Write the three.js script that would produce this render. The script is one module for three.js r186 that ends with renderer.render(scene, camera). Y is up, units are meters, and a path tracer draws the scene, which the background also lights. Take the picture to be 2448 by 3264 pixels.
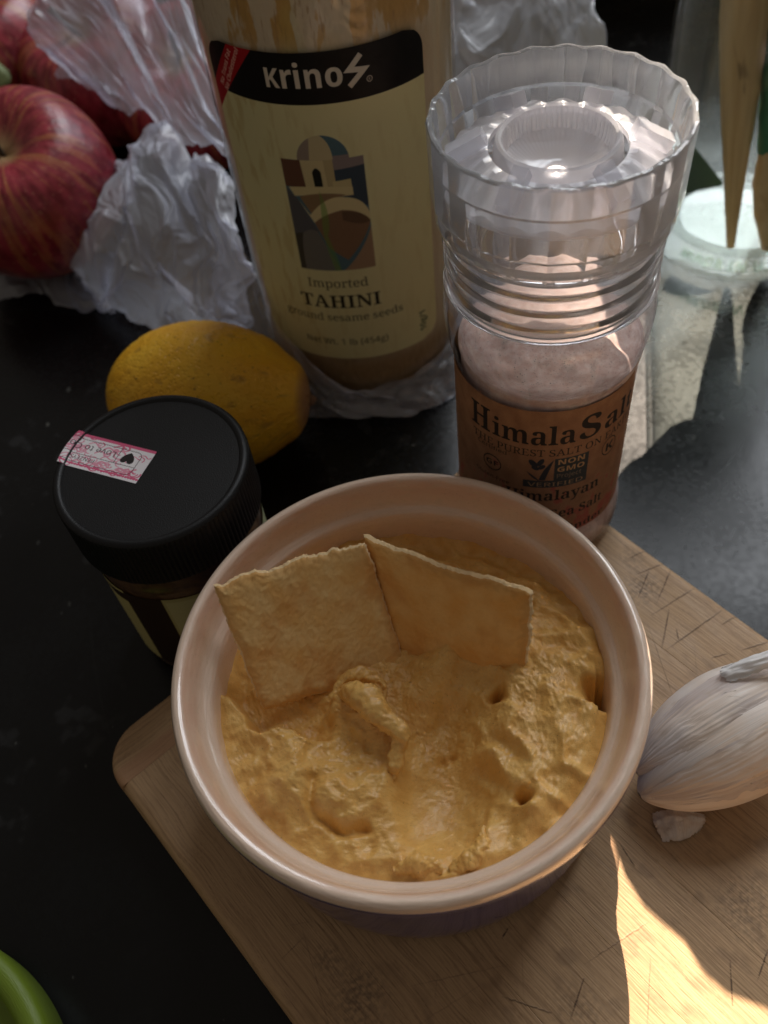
import * as THREE from 'three';
import { mergeGeometries, toCreasedNormals as creasedNormals } from 'three/addons/utils/BufferGeometryUtils.js';
import { createNoise2D, createNoise3D } from 'simplex-noise';

// ---------------------------------------------------------------- camera, light, exposure
const scene = new THREE.Scene();
scene.background = new THREE.Color().setRGB(0.090, 0.078, 0.066);
const camera = new THREE.PerspectiveCamera(59.185, 768 / 1024, 0.01, 30);
{
  const pitch = 52.781 * Math.PI / 180, roll = -8.168 * Math.PI / 180;
  const f = new THREE.Vector3(0, -Math.sin(pitch), -Math.cos(pitch)), r = new THREE.Vector3(1, 0, 0), u = new THREE.Vector3().crossVectors(r, f);
  const r2 = r.clone().multiplyScalar(Math.cos(roll)).addScaledVector(u, Math.sin(roll)), u2 = u.clone().multiplyScalar(Math.cos(roll)).addScaledVector(r, -Math.sin(roll));
  camera.quaternion.setFromRotationMatrix(new THREE.Matrix4().makeBasis(r2, u2, f.clone().negate()));
  camera.position.set(0, 0.25236, 0);
  camera.focus = 0.215; camera.userData.fStop = 14;
}
const renderer = new THREE.WebGLRenderer({ antialias: true });
renderer.shadowMap.enabled = true;
renderer.toneMapping = THREE.LinearToneMapping;
renderer.toneMappingExposure = 1.45;

// the window behind the counter: six panes of cool daylight, up and to the right
for (let ix = 0; ix < 2; ix++) for (let iy = 0; iy < 3; iy++) {
  const pane = new THREE.RectAreaLight(new THREE.Color().setRGB(0.91, 0.95, 1.0), 5.8, 0.48, 0.50);
  pane.name = 'window_pane_light';
  pane.position.set(0.42 + ix * 0.53, 0.72 + iy * 0.55, -1.15);
  pane.lookAt(pane.position.x, pane.position.y, 0);
  scene.add(pane);
}
// the low sun through that window: a narrow beam that reaches only the right side of the counter
{
  const sun = new THREE.SpotLight(new THREE.Color().setRGB(1.0, 0.84, 0.68), 4900, 0, 0.0138, 0.02, 2);
  sun.name = 'sun_beam_light';
  const az = 13.9 * Math.PI / 180, el = 38 * Math.PI / 180, d = 20;
  const aim = new THREE.Vector3(0.0450 + 0.262, 0.068, -0.1 + 0.06);
  sun.position.set(aim.x + d * Math.cos(el) * Math.sin(az), aim.y + d * Math.sin(el), aim.z - d * Math.cos(el) * Math.cos(az));
  sun.target.position.copy(aim); scene.add(sun.target);
  sun.castShadow = true; sun.shadow.radius = 1.6;
  scene.add(sun);
}

// ---------------------------------------------------------------- helpers
let seed = 7;
const rnd = () => { seed = (seed + 0x6d2b79f5) | 0; let t = Math.imul(seed ^ (seed >>> 15), 1 | seed); t = (t + Math.imul(t ^ (t >>> 7), 61 | t)) ^ t; return ((t ^ (t >>> 14)) >>> 0) / 4294967296; };
const n2 = createNoise2D(rnd), n3 = createNoise3D(rnd);
const fbm2 = (x, y, o = 4) => { let s = 0, a = 0.5; for (let i = 0; i < o; i++, a *= 0.5, x = x * 2.03 + 7.1, y = y * 2.03 - 3.7) s += a * n2(x, y); return s; };
const fbm3 = (x, y, z, o = 4) => { let s = 0, a = 0.5; for (let i = 0; i < o; i++, a *= 0.5, x = x * 2.03 + 7.1, y = y * 2.03 - 3.7, z = z * 2.03 + 1.3) s += a * n3(x, y, z); return s; };
const clamp = (x, a = 0, b = 1) => Math.min(b, Math.max(a, x));
const sstep = (a, b, x) => { const t = clamp((x - a) / (b - a)); return t * t * (3 - 2 * t); };
const mix = (a, b, t) => a + (b - a) * t;
const mix3 = (a, b, t) => [mix(a[0], b[0], t), mix(a[1], b[1], t), mix(a[2], b[2], t)];
const gauss = (dx, dz, s) => Math.exp(-(dx * dx + dz * dz) / (2 * s * s));
const rgb = (r, g, b) => new THREE.Color().setRGB(r, g, b);
const V = (x, y, z) => new THREE.Vector3(x, y, z);
const toS = (c) => c <= 0.0031308 ? c * 12.92 : 1.055 * Math.pow(c, 1 / 2.4) - 0.055;

// creased normals compare points to a hundredth of a unit, so small shapes are creased at a thousandfold size
function toCreasedNormals(g, angle) { g.scale(1000, 1000, 1000); const r = creasedNormals(g, angle); return r.scale(0.001, 0.001, 0.001); }
const used = {};
const numbered = (n) => { const k = used[n] = (used[n] ?? -1) + 1; return k ? n + '_' + String(k).padStart(3, '0') : n; };
function put(name, geo, mat, parent = scene) { const m = new THREE.Mesh(geo, mat); m.name = parent === scene ? numbered(name) : name; m.castShadow = m.receiveShadow = true; parent.add(m); return m; }
function tag(o, label, category, group) { o.userData.label = label; o.userData.category = category; if (group) o.userData.group = group; return o; }
function thing(name, label, category, [x, y, z], group) { const o = new THREE.Group(); o.name = numbered(name); o.position.set(x, y, z); scene.add(o); return tag(o, label, category, group); }

// a grid surface of (nu+1) x (nv+1) points
function grid(nu, nv, f, { closeU = false, flip = false } = {}) {
  const pos = new Float32Array((nu + 1) * (nv + 1) * 3), uv = new Float32Array((nu + 1) * (nv + 1) * 2), idx = [];
  for (let j = 0, k = 0; j <= nv; j++) for (let i = 0; i <= nu; i++, k++) {
    const p = f(closeU && i === nu ? 0 : i / nu, j / nv); pos.set(p.isVector3 ? [p.x, p.y, p.z] : p.slice(0, 3), k * 3);
    if (p.length === 5) uv.set([closeU && i === nu && p[3] < 0.001 ? 1 : p[3], p[4]], k * 2); else uv.set([i / nu, j / nv], k * 2);
  }
  for (let j = 0; j < nv; j++) for (let i = 0; i < nu; i++) {
    const a = j * (nu + 1) + i, b = a + 1, c = a + nu + 1, d = c + 1;
    if (flip) idx.push(a, c, b, b, c, d); else idx.push(a, b, c, b, d, c);
  }
  const g = new THREE.BufferGeometry();
  g.setAttribute('position', new THREE.BufferAttribute(pos, 3)); g.setAttribute('uv', new THREE.BufferAttribute(uv, 2)); g.setIndex(idx);
  g.computeVertexNormals();
  if (closeU) {
    const n = g.attributes.normal;
    for (let j = 0; j <= nv; j++) { const a = j * (nu + 1), b = a + nu, s = V(n.getX(a) + n.getX(b), n.getY(a) + n.getY(b), n.getZ(a) + n.getZ(b)).normalize(); n.setXYZ(a, s.x, s.y, s.z); n.setXYZ(b, s.x, s.y, s.z); }
  }
  return g;
}
function volume(g) { const p = g.attributes.position, ix = g.index; let v = 0; const A = V(), B = V(), C = V(); for (let i = 0; i < ix.count; i += 3) { A.fromBufferAttribute(p, ix.getX(i)); B.fromBufferAttribute(p, ix.getX(i + 1)); C.fromBufferAttribute(p, ix.getX(i + 2)); v += A.dot(B.cross(C)); } return v; }
// turned shape: profile [[radius, height], ...], theta = 0 faces the viewer (+z) and grows to the right (+x)
function turned(profile, n, mod, opt = {}) {
  const m = profile.length - 1;
  const make = (flip) => grid(n, m, (u, v) => { const j = Math.round(v * m), th = u * 2 * Math.PI; let [r, y] = profile[j]; if (mod) [r, y] = mod(th, r, y, j); return [r * Math.sin(th), y, r * Math.cos(th)]; }, { closeU: true, flip });
  let g = make(false); if (volume(g) < 0) g = make(true);
  return opt.crease ? toCreasedNormals(g, opt.crease) : g;
}
const curve2 = (pts, n) => new THREE.CatmullRomCurve3(pts.map(([r, y]) => V(r, y, 0)), false, 'centripetal').getPoints(n).map((p) => [Math.max(p.x, 0), p.y]);
// a tube that tapers along a path: radii at equal steps
function taper(pts, radii, nSeg = 40, nRound = 14, wob = 0) {
  const c = new THREE.CatmullRomCurve3(pts), fr = c.computeFrenetFrames(nSeg, false);
  return grid(nRound, nSeg, (u, v) => {
    const j = Math.round(v * nSeg), p = c.getPointAt(v), q = v * (radii.length - 1), k = Math.min(radii.length - 2, Math.floor(q)), r = mix(radii[k], radii[k + 1], q - k), a = u * 2 * Math.PI;
    const w = r * (1 + wob * n3(p.x * 150 + Math.cos(a), p.y * 150 + Math.sin(a), p.z * 150));
    return p.addScaledVector(fr.normals[j], w * Math.cos(a)).addScaledVector(fr.binormals[j], w * Math.sin(a));
  }, { closeU: true });
}
// smooth surface through a net of points
function crom(a, b, c, d, t) { return 0.5 * (2 * b + (c - a) * t + (2 * a - 5 * b + 4 * c - d) * t * t + (3 * b - a - 3 * c + d) * t * t * t); }
function net(P) {
  const R = P.length, C = P[0].length, at = (i, j, k) => P[clamp(i, 0, R - 1)][clamp(j, 0, C - 1)][k];
  return (u, v) => {
    const x = u * (C - 1), y = v * (R - 1), j = Math.min(C - 2, Math.floor(x)), i = Math.min(R - 2, Math.floor(y)), s = x - j, t = y - i;
    return [0, 1, 2].map((k) => crom(...[-1, 0, 1, 2].map((a) => crom(...[-1, 0, 1, 2].map((b) => at(i + a, j + b, k)), s)), t));
  };
}
function canvasTex(w, h, draw, srgb = true) {
  const c = document.createElement('canvas'); c.width = w; c.height = h; const g = c.getContext('2d'); draw(g, w, h);
  const t = new THREE.CanvasTexture(c); if (srgb) t.colorSpace = THREE.SRGBColorSpace; t.magFilter = THREE.LinearFilter; t.wrapS = t.wrapT = THREE.RepeatWrapping; return t;
}
// colour map from a function of (u, v) that returns linear rgb; scalar map from one that returns 0..1
function dataTex(w, h, f, srgb = true) {
  const d = new Uint8Array(w * h * 4);
  for (let y = 0, k = 0; y < h; y++) for (let x = 0; x < w; x++, k += 4) {
    const c = f((x + 0.5) / w, (y + 0.5) / h), q = typeof c === 'number' ? [c, c, c] : srgb ? c.map(toS) : c;
    for (let i = 0; i < 3; i++) d[k + i] = clamp(Math.round(q[i] * 255), 0, 255); d[k + 3] = 255;
  }
  const t = new THREE.DataTexture(d, w, h); if (srgb) t.colorSpace = THREE.SRGBColorSpace; t.magFilter = THREE.LinearFilter; t.wrapS = t.wrapT = THREE.RepeatWrapping; t.needsUpdate = true; return t;
}
const seamless = (f, u, v, s) => { const a = u * 2 * Math.PI; return f(Math.cos(a) * s, Math.sin(a) * s, v); };
const phys = (o) => new THREE.MeshPhysicalMaterial(o);

// ---------------------------------------------------------------- the setting: counter and wall behind it
{
  const spots = []; for (let i = 0; i < 420; i++) spots.push([rnd(), rnd(), 0.0004 + 0.0016 * rnd() * rnd(), rnd()]);
  const col = canvasTex(2048, 2048, (g, w, h) => {
    const im = g.createImageData(w, h);
    for (let y = 0, k = 0; y < h; y++) for (let x = 0; x < w; x++, k += 4) {
      const a = fbm2(x / 260, y / 260, 5), b = n2(x / 3.1, y / 3.1), c = fbm2(x / 60 + 40, y / 60, 3);
      const v = 15 + 4 * a + 2 * b + 20 * sstep(0.14, 0.5, c) * sstep(0.0, 0.3, a);
      im.data[k] = v * 0.99; im.data[k + 1] = v; im.data[k + 2] = v * 1.01; im.data[k + 3] = 255;
    }
    g.putImageData(im, 0, 0);
    for (const [sx, sy, r, b] of spots) { g.fillStyle = `rgba(150,150,140,${0.16 + 0.45 * b})`; g.beginPath(); g.ellipse(sx * w, sy * h, r * w * 1.4, r * w * 0.8, sx * 6, 0, 7); g.fill(); }
    for (let i = 0; i < 90; i++) { const x = rnd() * w, y = rnd() * h, a = rnd() * 6.3, l = 20 + rnd() * 90; g.strokeStyle = `rgba(130,130,125,${0.05 + 0.12 * rnd()})`; g.lineWidth = 1 + rnd(); g.beginPath(); g.moveTo(x, y); g.quadraticCurveTo(x + l * Math.cos(a) + 8, y + l * Math.sin(a), x + 2 * l * Math.cos(a + 0.2), y + 2 * l * Math.sin(a + 0.2)); g.stroke(); }
  });
  const rough = dataTex(1024, 1024, (u, v) => 0.25 + 0.10 * fbm2(u * 9, v * 9, 4) + 0.04 * n2(u * 160, v * 160), false);
  const bump = dataTex(1024, 1024, (u, v) => 0.5 + 0.25 * n2(u * 300, v * 300) + 0.3 * fbm2(u * 60, v * 60, 3), false);
  const m = phys({ color: 0xffffff, map: col, roughness: 1, roughnessMap: rough, bumpMap: bump, bumpScale: 0.000022, specularIntensity: 0.6 });
  const g = new THREE.BoxGeometry(2.4, 0.04, 1.5), p = g.attributes.position, uv = g.attributes.uv;
  g.translate(0, -0.02, 0.08);
  for (let i = 0; i < p.count; i++) uv.setXY(i, p.getX(i) / 0.55, p.getZ(i) / 0.55);
  const c = put('counter', g, m); c.userData.kind = 'structure';
  const wm = phys({ map: dataTex(512, 256, (u, v) => { const k = 0.5 + fbm2(u * 4, v * 60, 4); return mix3([0.060, 0.042, 0.026], [0.13, 0.100, 0.066], clamp(k)); }), roughness: 0.6 });
  const wg = new THREE.BoxGeometry(2.4, 0.17, 0.03); wg.translate(0, 0.085 - 0.06, -0.560);
  put('wall', wg, wm).userData.kind = 'structure';
}

// ---------------------------------------------------------------- cutting board (local frame: x = along the grain, z = across it)
const BA = -35.149 * Math.PI / 180, BN = [Math.cos(BA), Math.sin(BA)], BM = [-BN[1], BN[0]];
const onBoard = (s, t) => [BM[0] * (s - 0.1412) + BN[0] * (t - 0.0107), BM[1] * (s - 0.1412) + BN[1] * (t - 0.0107)];   // s from the far end, t from the left edge
const BOARD_Y = 0.018;
{
  const L = 0.34, Wd = 0.1612, cap = 0.0146;
  const plankEdges = [0, 0.0205, 0.0425, 0.066, 0.089, 0.1125, 0.137, Wd];
  const tones = plankEdges.map(() => [rnd(), rnd(), rnd()]);
  const scr = [[.0797, .1434, .0826, .1596], [.0897, .1377, .0927, .1588], [.0886, .1366, .082, .1485], [.0676, .1512, .0709, .1603], [.0733, .1452, .0694, .1553], [.0623, .154, .0641, .1603], [.0999, .1441, .1021, .1484], [.0954, .1545, .0967, .1607], [.1041, .1519, .1077, .1593], [.078, .1482, .0738, .1598], [.0874, .1448, .0901, .1423],
    [.1329, .0476, .1294, .0563], [.1193, .0396, .1293, .0455], [.1493, .0838, .1552, .0764], [.1147, .0861, .1213, .0843], [.1108, .0485, .1102, .0512], [.156, .0846, .1538, .0919]];
  const fine = []; for (let i = 0; i < 150; i++) { const s = 0.02 + rnd() * 0.3, t = rnd() * Wd, a = (rnd() < 0.6 ? 1.2 : -0.7) + (rnd() - 0.5) * 0.9, l = 0.006 + 0.02 * rnd(); fine.push([s, t, s + l * Math.cos(a), t + l * Math.sin(a), rnd()]); }
  const stains = [[.1453, .096, .008, .5], [.1331, .0502, .007, .35], [.096, .0166, .006, .5], [.0863, .015, .004, .5], [.072, .149, .006, .6], [.063, .155, .004, .45], [.112, .149, .005, .6], [.1, .012, .009, .35]];
  const TW = 2048, TH = 1024;
  const grain = (s, t, cross) => {
    let k = 0; for (let i = 0; i < plankEdges.length - 1; i++) if (t >= plankEdges[i]) k = i;
    const [a, b, c] = cross ? [0.55, 0.4, 0.75] : tones[k];
    const x = cross ? t : s, y = cross ? s : t;
    const wave = 0.0006 * n2(x * 40, y * 30 + k * 9);
    const f1 = n2(x * 9 + k * 31, (y + wave) * 900), f2 = n2(x * 28 + k * 17, (y + wave) * 1900), f3 = fbm2(x * 22 + 9 * k, y * 90, 3), strip = n2(k * 5.3 + 0.3 * x, Math.floor((y + 0.0007 * k) / 0.0047) * 3.7);
    let col = mix3([0.58, 0.385, 0.215], [0.45, 0.27, 0.135], clamp(0.42 + 0.02 * (a - 0.5) + 0.09 * f3 + 0.06 * strip));
    col = mix3(col, [0.46, 0.26, 0.15], 0.05 * b);
    const f4 = n2(x * 75 + k * 5, (y + wave) * 2600), dark = clamp(0.40 * sstep(0.15, 0.9, f1) + 0.36 * sstep(0.25, 0.95, f2) + 0.5 * sstep(0.45, 0.9, f4));
    return mix3(col, [0.17, 0.085, 0.038], dark * 0.78);
  };
  const base = (g, w, h) => {
    const im = g.createImageData(w, h);
    for (let y = 0, k = 0; y < h; y++) for (let x = 0; x < w; x++, k += 4) {
      const s = x / w * L, t = (1 - y / h) * Wd, cross = s < cap; let c = grain(s, t, cross);
      if (cross) c = mix3(c, [0.42, 0.21, 0.115], 0.55 * sstep(0.0085, 0.0105, s));
      const dirt = sstep(0.12, 0.6, fbm2(s * 60 + 3, t * 90, 4)) * sstep(0.05, 0.13, s);
      c = mix3(c, [0.20, 0.12, 0.07], 0.42 * dirt);
      for (const [ss, st, sr, sa] of stains) { const d = Math.hypot(s - ss, t - st) / sr; if (d < 1.6) c = mix3(c, [0.10, 0.07, 0.05], sa * sstep(1.5, 0.1, d) * clamp(0.4 + 1.4 * fbm2(s * 500, t * 500, 3))); }
      im.data[k] = 255 * toS(c[0]); im.data[k + 1] = 255 * toS(c[1]); im.data[k + 2] = 255 * toS(c[2]); im.data[k + 3] = 255;
    }
    g.putImageData(im, 0, 0);
  };
  const lines = (g, w, h, style, deep) => {
    const ln = (s0, t0, s1, t1, wd, al) => { const N = 14; for (let i = 0; i < N; i++) { const q = i / N, r = (i + 1) / N, jit = (rnd() - 0.5) * 1.6; g.strokeStyle = style(al * (0.75 + 0.3 * rnd()) * Math.min(1, 0.25 + 3 * Math.min(q, 1 - q))); g.lineWidth = wd * (0.7 + 0.45 * rnd()); g.beginPath(); g.moveTo(mix(s0, s1, q) / L * w, (1 - mix(t0, t1, q) / Wd) * h); g.lineTo(mix(s0, s1, r) / L * w + jit, (1 - mix(t0, t1, r) / Wd) * h + jit); g.stroke(); } };
    seed = 991;
    for (const [a, b, c, d] of scr) ln(a, b, c, d, 1.9 * deep, 0.62);
    for (const [a, b, c, d, e] of fine) ln(a, b, c, d, 1.1 * deep, 0.12 + 0.35 * e * e);
  };
  const map = canvasTex(TW, TH, (g, w, h) => { base(g, w, h); lines(g, w, h, (a) => `rgba(45,30,22,${a})`, 1); });
  const bump = canvasTex(TW, TH, (g, w, h) => {
    const im = g.createImageData(w, h);
    for (let y = 0, k = 0; y < h; y++) for (let x = 0; x < w; x++, k += 4) { const s = x / w * L, t = (1 - y / h) * Wd, c = s < cap, a = c ? t : s, b = c ? s : t; const v = 150 + 34 * n2(a * 30, b * 1500) + 22 * n2(a * 90, b * 3000) + 20 * fbm2(s * 300, t * 300, 2); im.data[k] = im.data[k + 1] = im.data[k + 2] = v; im.data[k + 3] = 255; }
    g.putImageData(im, 0, 0); lines(g, w, h, (a) => `rgba(0,0,0,${a})`, 1.3);
  }, false);
  const rough = dataTex(512, 256, (u, v) => 0.50 + 0.14 * fbm2(u * 14, v * 20, 4), false);
  const wood = phys({ map, bumpMap: bump, bumpScale: 0.00022, roughness: 1, roughnessMap: rough, specularIntensity: 0.7 });
  const board = thing('cutting_board', 'worn bamboo cutting board with knife marks under the bowl of hummus', 'cutting board', [0, 0, 0]);
  const place = (g) => {                       // from (s, y, t) to the scene, uv from (s, t)
    const p = g.attributes.position, uv = new Float32Array(p.count * 2);
    for (let i = 0; i < p.count; i++) { const s = p.getX(i), y = p.getY(i), t = p.getZ(i), [x, z] = onBoard(s, t); uv[2 * i] = s / L + (y < BOARD_Y - 0.004 ? (BOARD_Y - y) * 0.4 : 0); uv[2 * i + 1] = t / Wd + (y < BOARD_Y - 0.004 ? (y - BOARD_Y) * 2.2 : 0); p.setXYZ(i, x, y, z); }
    g.setAttribute('uv', new THREE.BufferAttribute(uv, 2)); g.computeVertexNormals(); return toCreasedNormals(g, 0.75);
  };
  for (let i = 0; i < plankEdges.length - 1; i++) {
    const t0 = plankEdges[i] + 0.00001, t1 = plankEdges[i + 1] - 0.00001, rl = i === 0 ? 0.0032 : 0.00010, rr = i === plankEdges.length - 2 ? 0.0032 : 0.00010, pr = [];
    const arc = (cx, cy, r, a0) => { for (let k = 0; k <= 6; k++) { const a = a0 - k / 6 * Math.PI / 2; pr.push([cx + r * Math.cos(a), cy + r * Math.sin(a)]); } };
    pr.push([t0, 0.001]); arc(t0 + rl, BOARD_Y - rl, rl, Math.PI); pr.push([t0 + rl + 0.0004, BOARD_Y], [t1 - rr - 0.0004, BOARD_Y]); arc(t1 - rr, BOARD_Y - rr, rr, Math.PI / 2); pr.push([t1, 0.001], [t0, 0.001]);
    const nS = 2; const g = grid(pr.length - 1, nS, (u, v) => { const [t, y] = pr[Math.round(u * (pr.length - 1))]; return [cap + 0.00006 + v * (L - cap), y, t]; });
    put('plank', place(g), wood, board);
  }
  {                                            // the end strip, its outer corners rounded
    const r = 0.0125, e = 0.0022, out = [], N = 14;
    out.push([cap, 0]); for (let k = 0; k <= N; k++) { const a = k / N * Math.PI / 2; out.push([r - r * Math.sin(a), r - r * Math.cos(a)]); }
    for (let k = 0; k <= N; k++) { const a = k / N * Math.PI / 2; out.push([r - r * Math.cos(a), Wd - r + r * Math.sin(a)]); }
    out.push([cap, Wd]);
    const inset = (q) => out.map(([s, t]) => [Math.abs(s - cap) < 1e-9 ? s : s + (q) * (s < r ? (r - s) / r : 0), t < r ? t + q * (r - t) / r : t > Wd - r ? t - q * (t - Wd + r) / r : t]);
    const rings = []; rings.push([out, 0.001]); for (let k = 0; k <= 5; k++) { const a = k / 5 * Math.PI / 2; rings.push([inset(e * (1 - Math.cos(a))), BOARD_Y - e + e * Math.sin(a)]); }
    const side = grid(out.length - 1, rings.length - 1, (u, v) => { const [ring, y] = rings[Math.round(v * (rings.length - 1))], [s, t] = ring[Math.round(u * (out.length - 1))]; return [s, y, t]; });
    const top = rings[rings.length - 1][0], lid = new THREE.ShapeGeometry(new THREE.Shape(top.map(([s, t]) => new THREE.Vector2(s, t))), 1), lp = lid.attributes.position;
    for (let i = 0; i < lp.count; i++) lp.setXYZ(i, lp.getX(i), BOARD_Y, lp.getY(i));
    const inner = grid(1, 1, (u, v) => [cap, 0.001 + v * (BOARD_Y - 0.001), u * Wd]);
    for (const g of [side, lid, inner]) g.deleteAttribute('normal');
    put('end_strip', place(mergeGeometries([side, lid, inner])), wood, board).userData.label = 'end strip with the grain running across';
  }
}

// ---------------------------------------------------------------- ramekin
const BOWL = [0.0004, BOARD_Y, -0.0985];
{
  const glaze = (v, th) => { };
  const r = thing('ramekin', 'round ceramic ramekin, cream inside and blue outside, holding hummus', 'ramekin', BOWL);
  const inner = curve2([[0.0551, 0.0474], [0.0550, 0.0480], [0.0545, 0.0490], [0.0535, 0.0496], [0.0522, 0.0492], [0.0514, 0.0478], [0.0506, 0.0456], [0.0498, 0.0433], [0.0490, 0.0419], [0.0482, 0.0412], [0.0474, 0.0404], [0.0469, 0.0392], [0.0465, 0.0370], [0.0461, 0.0330], [0.0456, 0.02], [0.0440, 0.0085], [0.040, 0.0055], [0.02, 0.005], [0, 0.005]], 150);
  const outer = [...curve2([[0.0551, 0.0474], [0.0552, 0.0466], [0.0551, 0.0452], [0.0544, 0.0440], [0.0530, 0.0434], [0.0518, 0.0426], [0.0514, 0.0410], [0.0514, 0.036]], 50), ...curve2([[0.0513, 0.035], [0.0511, 0.018], [0.0507, 0.006], [0.0496, 0.0016], [0.047, 0.0002], [0.03, 0.0006], [0, 0.0008]], 50)];
  const cream = dataTex(1024, 512, (u, v) => {
    const a = u * 2 * Math.PI, band = 1 - v;   // v runs down the profile
    const blot = fbm3(Math.cos(a) * 4, Math.sin(a) * 4, v * 9, 4), pink = sstep(0.14, 0.25, v) * sstep(0.42, 0.30, v);
    let c = [0.80, 0.62, 0.485];
    c = mix3(c, [0.72, 0.45, 0.33], 0.66 * pink * clamp(0.75 + 0.8 * blot));
    c = mix3(c, [0.70, 0.56, 0.42], 0.35 * sstep(0.1, 0.5, fbm3(Math.cos(a) * 8, Math.sin(a) * 8, v * 17, 3)));
    const sp = n3(Math.cos(a) * 160, Math.sin(a) * 160, v * 160); if (sp > 0.86) c = mix3(c, [0.30, 0.16, 0.08], 0.5);
    return c;
  });
  const bump = dataTex(512, 256, (u, v) => { const a = u * 2 * Math.PI; return 0.5 + 0.4 * fbm3(Math.cos(a) * 6, Math.sin(a) * 6, v * 13, 2); }, false);
  put('inside_glaze', turned(inner, 180), phys({ map: cream, bumpMap: bump, bumpScale: 0.00022, roughness: 0.34, clearcoat: 1, clearcoatRoughness: 0.05 }), r);
  const blue = dataTex(512, 256, (u, v) => { const a = u * 2 * Math.PI, k = fbm3(Math.cos(a) * 5, Math.sin(a) * 5, v * 9, 4); return mix3([0.020, 0.028, 0.15], [0.042, 0.048, 0.22], clamp(0.5 + k)); });
  put('outside_wall', turned(outer, 180, (th, rr, y) => [y > 0.004 && y < 0.036 ? rr * (1 + 0.0022 * Math.cos(th * 60)) : rr, y]), phys({ map: blue, roughness: 0.22, clearcoat: 1, clearcoatRoughness: 0.06 }), r).userData.label = 'dark blue glazed outer wall';
}

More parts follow.
